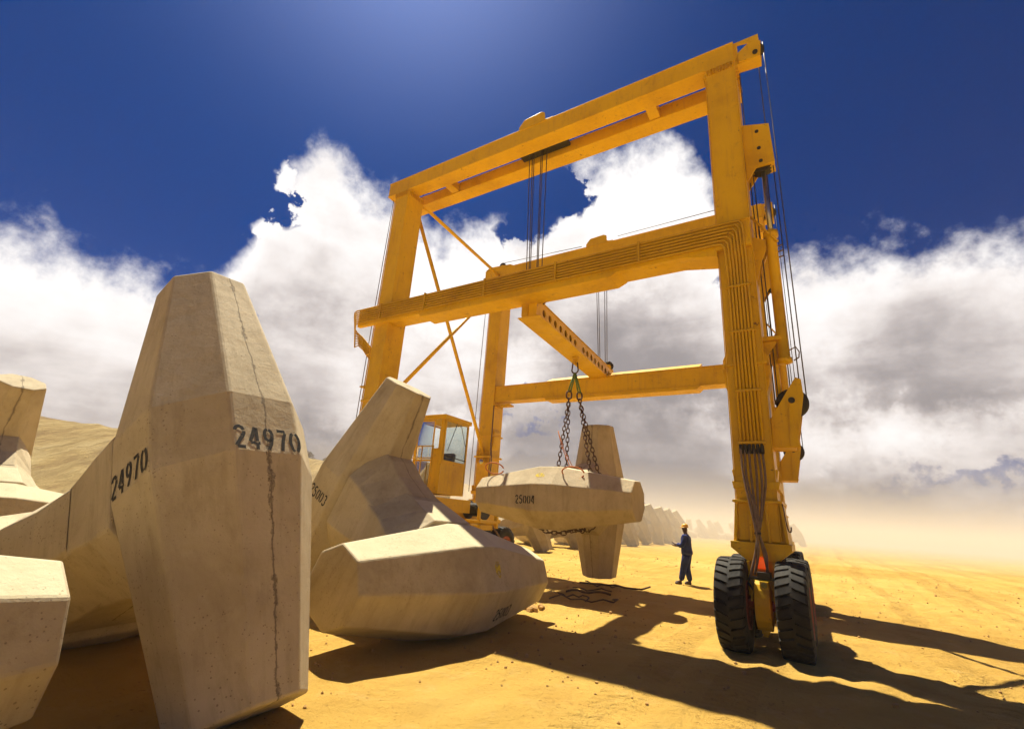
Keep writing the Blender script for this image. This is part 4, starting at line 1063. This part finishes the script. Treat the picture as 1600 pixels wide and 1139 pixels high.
# thin tag rope and packing board on top of the dolos
m = MB(); tp = lambda x, y, z: tuple(mC @ Vector((x, y, z)))
m.poly([tp(-.42, -.62, h2 + .03), tp(.25, -.62, h2 + .03), tp(.25, -.30, h2 + .03), tp(-.42, -.30, h2 + .03), tp(-.42, -.62, h2 + .07), tp(.25, -.62, h2 + .07), tp(.25, -.30, h2 + .07), tp(-.42, -.30, h2 + .07)], [(0, 1, 2, 3), (7, 6, 5, 4), (0, 4, 5, 1), (1, 5, 6, 2), (2, 6, 7, 3), (3, 7, 4, 0)])
m.build('packing_board', M['wood'], label='short dark timber lying on top of the hanging dolos', cat='board')
m = MB(); m.tube([tp(-.35, -.55, 1.75), tp(-.22, -.56, 1.3), tp(.0, -.55, h2 + .09), tp(.03, -.54, h2 + .08)], .011, 5); m.tube([tp(-.35, -.55, 1.75), tp(-.16, -.56, 1.25), tp(.08, -.55, h2 + .08)], .009, 5)
m.build('tag_line', M['orange_rope'], label='thin tag line tied to the left chain above the hanging dolos', cat='rope')
def loop_rope(cx, cz, rx, rz, y, label, a0=0, a1=330, lean=.0):
    m = MB(); pp = []
    for k in range(25):
        a = R(a0 + (a1-a0)*k/24); pp.append(tp(cx + rx*math.cos(a), y + lean*math.sin(a), cz + rz*math.sin(a)))
    m.tube(pp, .017, 6); m.build('rope_loop', M['orange_rope'], label=label, cat='rope loop', group='orange rope loops on the hanging dolos')
loop_rope(.72, h2*.80, .28, .13, -Cc - .46, 'orange rope loop at the right of the hanging dolos, below the chains', lean=-.10)
loop_rope(-1.62, h2*.93, .28, .14, -Cc - .30, 'orange rope loop over the left tip of the hanging dolos', lean=-.10)

# ------------------------------------------------------------------ rubble, scrap wire, stones
rnd = random.Random(11)
def rock(mb, c, s, rn):
    b = bmesh.new(); bmesh.ops.create_icosphere(b, subdivisions=1, radius=1)
    off = Vector((rn.uniform(0, 99), rn.uniform(0, 99), 0))
    mb.poly([tuple(Vector(c) + v.co*s*(1 + .5*noise.noise(v.co*1.3 + off))*(Vector((1, 1, .7)).length/1.6)) for v in b.verts], [tuple(v.index for v in f.verts) for f in b.faces]); b.free()
for i, (x, y, s, lab) in enumerate([(.72, 9.75, .10, 'crumbly brown earth clod beside the right tip of dolos 25003'), (.90, 9.95, .075, 'smaller earth clod right of the crumbly one by dolos 25003'), (.52, 9.95, .06, 'small rounded clod left of the crumbly one by dolos 25003')]):
    m = MB()
    for k in range(5): rock(m, (x + rnd.uniform(-s, s)*1.2, y + rnd.uniform(-s, s)*1.2, ground_z(x, y) + s*.35), s*rnd.uniform(.4, .9), rnd)
    m.build('earth_clod', M['clod'], label=lab, cat='clod', group='clods beside the lying dolos')
m = MB()
for k in range(2400):
    d = rnd.uniform(2.8, 30)**1.0; a = R(rnd.uniform(-25, 46)); x, y = d*math.sin(a), d*math.cos(a)
    if noise.noise(Vector((x*.35, y*.35, 20))) < .05 and rnd.random() < .85: continue
    s = rnd.uniform(.006, .016)*(1 + d*.035)*(1.7 if rnd.random() < .08 else 1)
    rock(m, (x, y, ground_z(x, y) + s*.3), s, rnd)
m.build('loose_pebbles', M['clod'], weld=False, label='loose pebbles and crumbs scattered over the sand', cat='pebbles', kind='stuff')
labs = ['long bent wire trailing right from behind dolos 25003 under the load', 'loop of scrap wire lying nearest dolos 25003', 'short dark bar crossing the scrap wires under the load', 'thin wire curling at the edge of the load shadow', 'straight rusty rod farthest back in the scrap under the load', 'frayed wire end beside the clods']
for k, lab in enumerate(labs):
    x0, y0 = 1.15 + .25*k, 11.3 + .55*k; m = MB(); pp = []; a = rnd.uniform(-.5, .3); x, y = x0, y0
    for q in range(9):
        pp.append((x, y, ground_z(x, y) + .02 + .09*rnd.random())); a += rnd.uniform(-1.3, 1.15)*(0 if k in (2, 4) else 1); x += .17*math.cos(a)*(1.5 if k in (0, 4) else .8); y += .17*math.sin(a)
    m.tube(pp, .016 if k not in (2, 4) else .026, 5); m.build('scrap_wire', M['wood'], label=lab, cat='scrap wire', group='scrap wire on the sand under the load')

# ------------------------------------------------------------------ worker
def skin_obj(name, nodes, edges, mat, parent=None, sub=2, root=0):
    me = bpy.data.meshes.new(name); me.from_pydata([n[0] for n in nodes], edges, []); me.materials.append(mat)
    o = bpy.data.objects.new(name, me); COL.objects.link(o)
    sk = o.modifiers.new('skin', 'SKIN'); sk.use_smooth_shade = True
    for i, n in enumerate(nodes):
        r_ = n[1] if isinstance(n[1], tuple) else (n[1], n[1]); me.skin_vertices[0].data[i].radius = r_
        me.skin_vertices[0].data[i].use_root = (i == root)
    s = o.modifiers.new('sub', 'SUBSURF'); s.levels = sub; s.render_levels = sub
    if parent: o.parent = parent
    return o
per = empty('person', (5.84, 15.83, 0.0), R(60), label='worker in navy overalls and yellow hard hat on the sand, hands held before him', cat='person')
per.location.z = ground_z(5.84, 15.83)
# local space: facing +Y, right is +X
J = {}
nodes = []; edges = []
def nd(p, r): nodes.append((p, r)); return len(nodes)-1
pel = nd((0, 0, .94), (.13, .10)); wst = nd((0, .0, 1.06), (.125, .09)); chs = nd((0, .01, 1.27), (.155, .10)); nck0 = nd((0, .0, 1.43), (.08, .07)); nck = nd((0, .015, 1.50), .052); hd0 = nd((0, .03, 1.565), (.065, .075)); hd1 = nd((0, .03, 1.64), (.075, .092)); hd2 = nd((0, .02, 1.71), (.068, .08))
nose = nd((0, .118, 1.615), .014); chin = nd((0, .085, 1.555), .03)
edges += [(pel, wst), (wst, chs), (chs, nck0), (nck0, nck), (nck, hd0), (hd0, hd1), (hd1, hd2), (hd1, nose), (hd0, chin)]
def arm(s, el_, wr, hd_):
    shd = nd((s*.17, 0, 1.39), .06); e = nd(el_, .042); w = nd(wr, .027); h = nd(hd_, (.030, .022))
    edges.extend([(nck0, shd), (shd, e), (e, w), (w, h)])
    d = (Vector(hd_) - Vector(wr)).normalized(); side = Vector((s, 0, 0)) - d*d.dot(Vector((s, 0, 0))); side.normalize()
    nz = d.cross(side)
    for k, ln in enumerate((.062, .075, .07, .055)):
        b = Vector(hd_) + side*(k - 1.5)*.018
        f1 = nd(tuple(b + d*ln*.55), .0095); f2 = nd(tuple(b + d*ln + nz*(-.022*s)), .008); edges.extend([(h, f1), (f1, f2)])
    t1 = nd(tuple(Vector(wr)*.5 + Vector(hd_)*.5 - side*.04 + d*.02), .011); t2 = nd(tuple(Vector(hd_) - side*.04 + d*.03), .009); edges.extend([(h, t1), (t1, t2)])
arm(1, (.25, .08, 1.12), (.11, .33, 1.10), (.05, .40, 1.11)); arm(-1, (-.26, .06, 1.12), (-.10, .31, 1.16), (-.04, .38, 1.18))
def legn(s, kn, an, to):
    h = nd((s*.09, 0, .90), .095); k = nd(kn, .062); a = nd(an, .045); t = nd(to, (.04, .03)); edges.extend([(pel, h), (h, k), (k, a), (a, t)])
legn(1, (.11, .03, .49), (.13, -.06, .09), (.14, .10, .05)); legn(-1, (-.10, .10, .50), (-.13, .18, .10), (-.14, .34, .05))
body = skin_obj('body', nodes, edges, M['skin'], per)
# jacket
nodes = []; edges = []
a0 = nd((0, -.03, .80), (.285, .225)); a1 = nd((0, 0, 1.02), (.235, .17)); a2 = nd((0, .01, 1.20), (.245, .17)); a3 = nd((0, 0, 1.36), (.20, .14)); a4 = nd((0, 0, 1.47), (.10, .09)); edges = [(a0, a1), (a1, a2), (a2, a3), (a3, a4)]
for s, el_, wr in ((1, (.26, .08, 1.12), (.14, .28, 1.10)), (-1, (-.27, .06, 1.12), (-.13, .26, 1.15))):
    q1 = nd((s*.21, 0, 1.38), .10); q2 = nd(el_, .083); q3 = nd(wr, .066); edges += [(a3, q1), (q1, q2), (q2, q3)]
jk = skin_obj('jacket', nodes, edges, M['blue'], per, root=0)
# trousers
nodes = []; edges = []
b0 = nd((0, 0, 1.0), (.18, .14)); b1 = nd((0, 0, .90), (.20, .15)); edges = [(b0, b1)]
for s, kn, an in ((1, (.115, .03, .49), (.13, -.05, .10)), (-1, (-.105, .09, .50), (-.13, .17, .11))):
    q1 = nd((s*.11, 0, .80), .14); q2 = nd(kn, .105); q3 = nd(an, .085); edges += [(b1, q1), (q1, q2), (q2, q3)]
skin_obj('trousers', nodes, edges, M['blue'], per)
for s, a, t in ((1, (.13, -.09, .05), (.145, .13, .035)), (-1, (-.13, .14, .05), (-.145, .36, .035))):
    skin_obj('boot', [(a, (.045, .045)), (tuple((Vector(a)+Vector(t))*.5), (.048, .042)), (t, (.045, .03))], [(0, 1), (1, 2)], M['boot'], per, 2)
m = MB(); m.lathe([(.125, 1.665), (.12, 1.672), (.104, 1.675), (.106, 1.70), (.092, 1.75), (.06, 1.78), (.0, 1.79)], 2, (0, .02, 0), 24)
m.poly([(-.09, .11, 1.66), (.09, .11, 1.66), (.06, .19, 1.645), (-.06, .19, 1.645), (-.09, .11, 1.668), (.09, .11, 1.668), (.06, .19, 1.652), (-.06, .19, 1.652)], [(0, 1, 2, 3), (4, 5, 6, 7), (0, 1, 5, 4), (1, 2, 6, 5), (2, 3, 7, 6), (3, 0, 4, 7)])
m.build('hard_hat', M['hat'], per)

# ------------------------------------------------------------------ dusty air
HZ = .0016
m, nt2, p = new_mat('blowing_dust')
nt2.nodes.remove(p)
pv = nt2.nodes.new('ShaderNodeVolumePrincipled'); pv.inputs['Color'].default_value = (.76, .72, .65, 1); pv.inputs['Density'].default_value = HZ; pv.inputs['Anisotropy'].default_value = -.25
L(nt2, pv.outputs[0], nt2.nodes['Material Output'].inputs['Volume'])
hb = MB(); hb.box(-700, 700, -120, 1400, -1.4, 13.2)
o = hb.build('haze', m); tag(o, kind='stuff')
m2_, nt3, p3 = new_mat('low_dust_bank'); nt3.nodes.remove(p3)
pv3 = nt3.nodes.new('ShaderNodeVolumePrincipled'); pv3.inputs['Color'].default_value = (.92, .86, .76, 1); pv3.inputs['Density'].default_value = .0150; pv3.inputs['Anisotropy'].default_value = 0
L(nt3, pv3.outputs[0], nt3.nodes['Material Output'].inputs['Volume'])
db = MB(); db.box(-14, 650, 31, 1350, -1.1, 5.6); o = db.build('blowing_dust', m2_)
tag(o, 'pale dust blowing low over the sand beyond the crane', 'dust', kind='stuff')

# ------------------------------------------------------------------ view
SC.view_settings.view_transform = 'Standard'; SC.view_settings.look = 'None'; SC.view_settings.exposure = 1.0; SC.view_settings.gamma = 1
SC.view_settings.use_curve_mapping = False
SC.cycles.volume_bounces = 1
SC.cycles.max_bounces = 6
SC.cycles.use_adaptive_sampling = True
SC.cycles.adaptive_threshold = .03
SC.cycles.transparent_max_bounces = 12
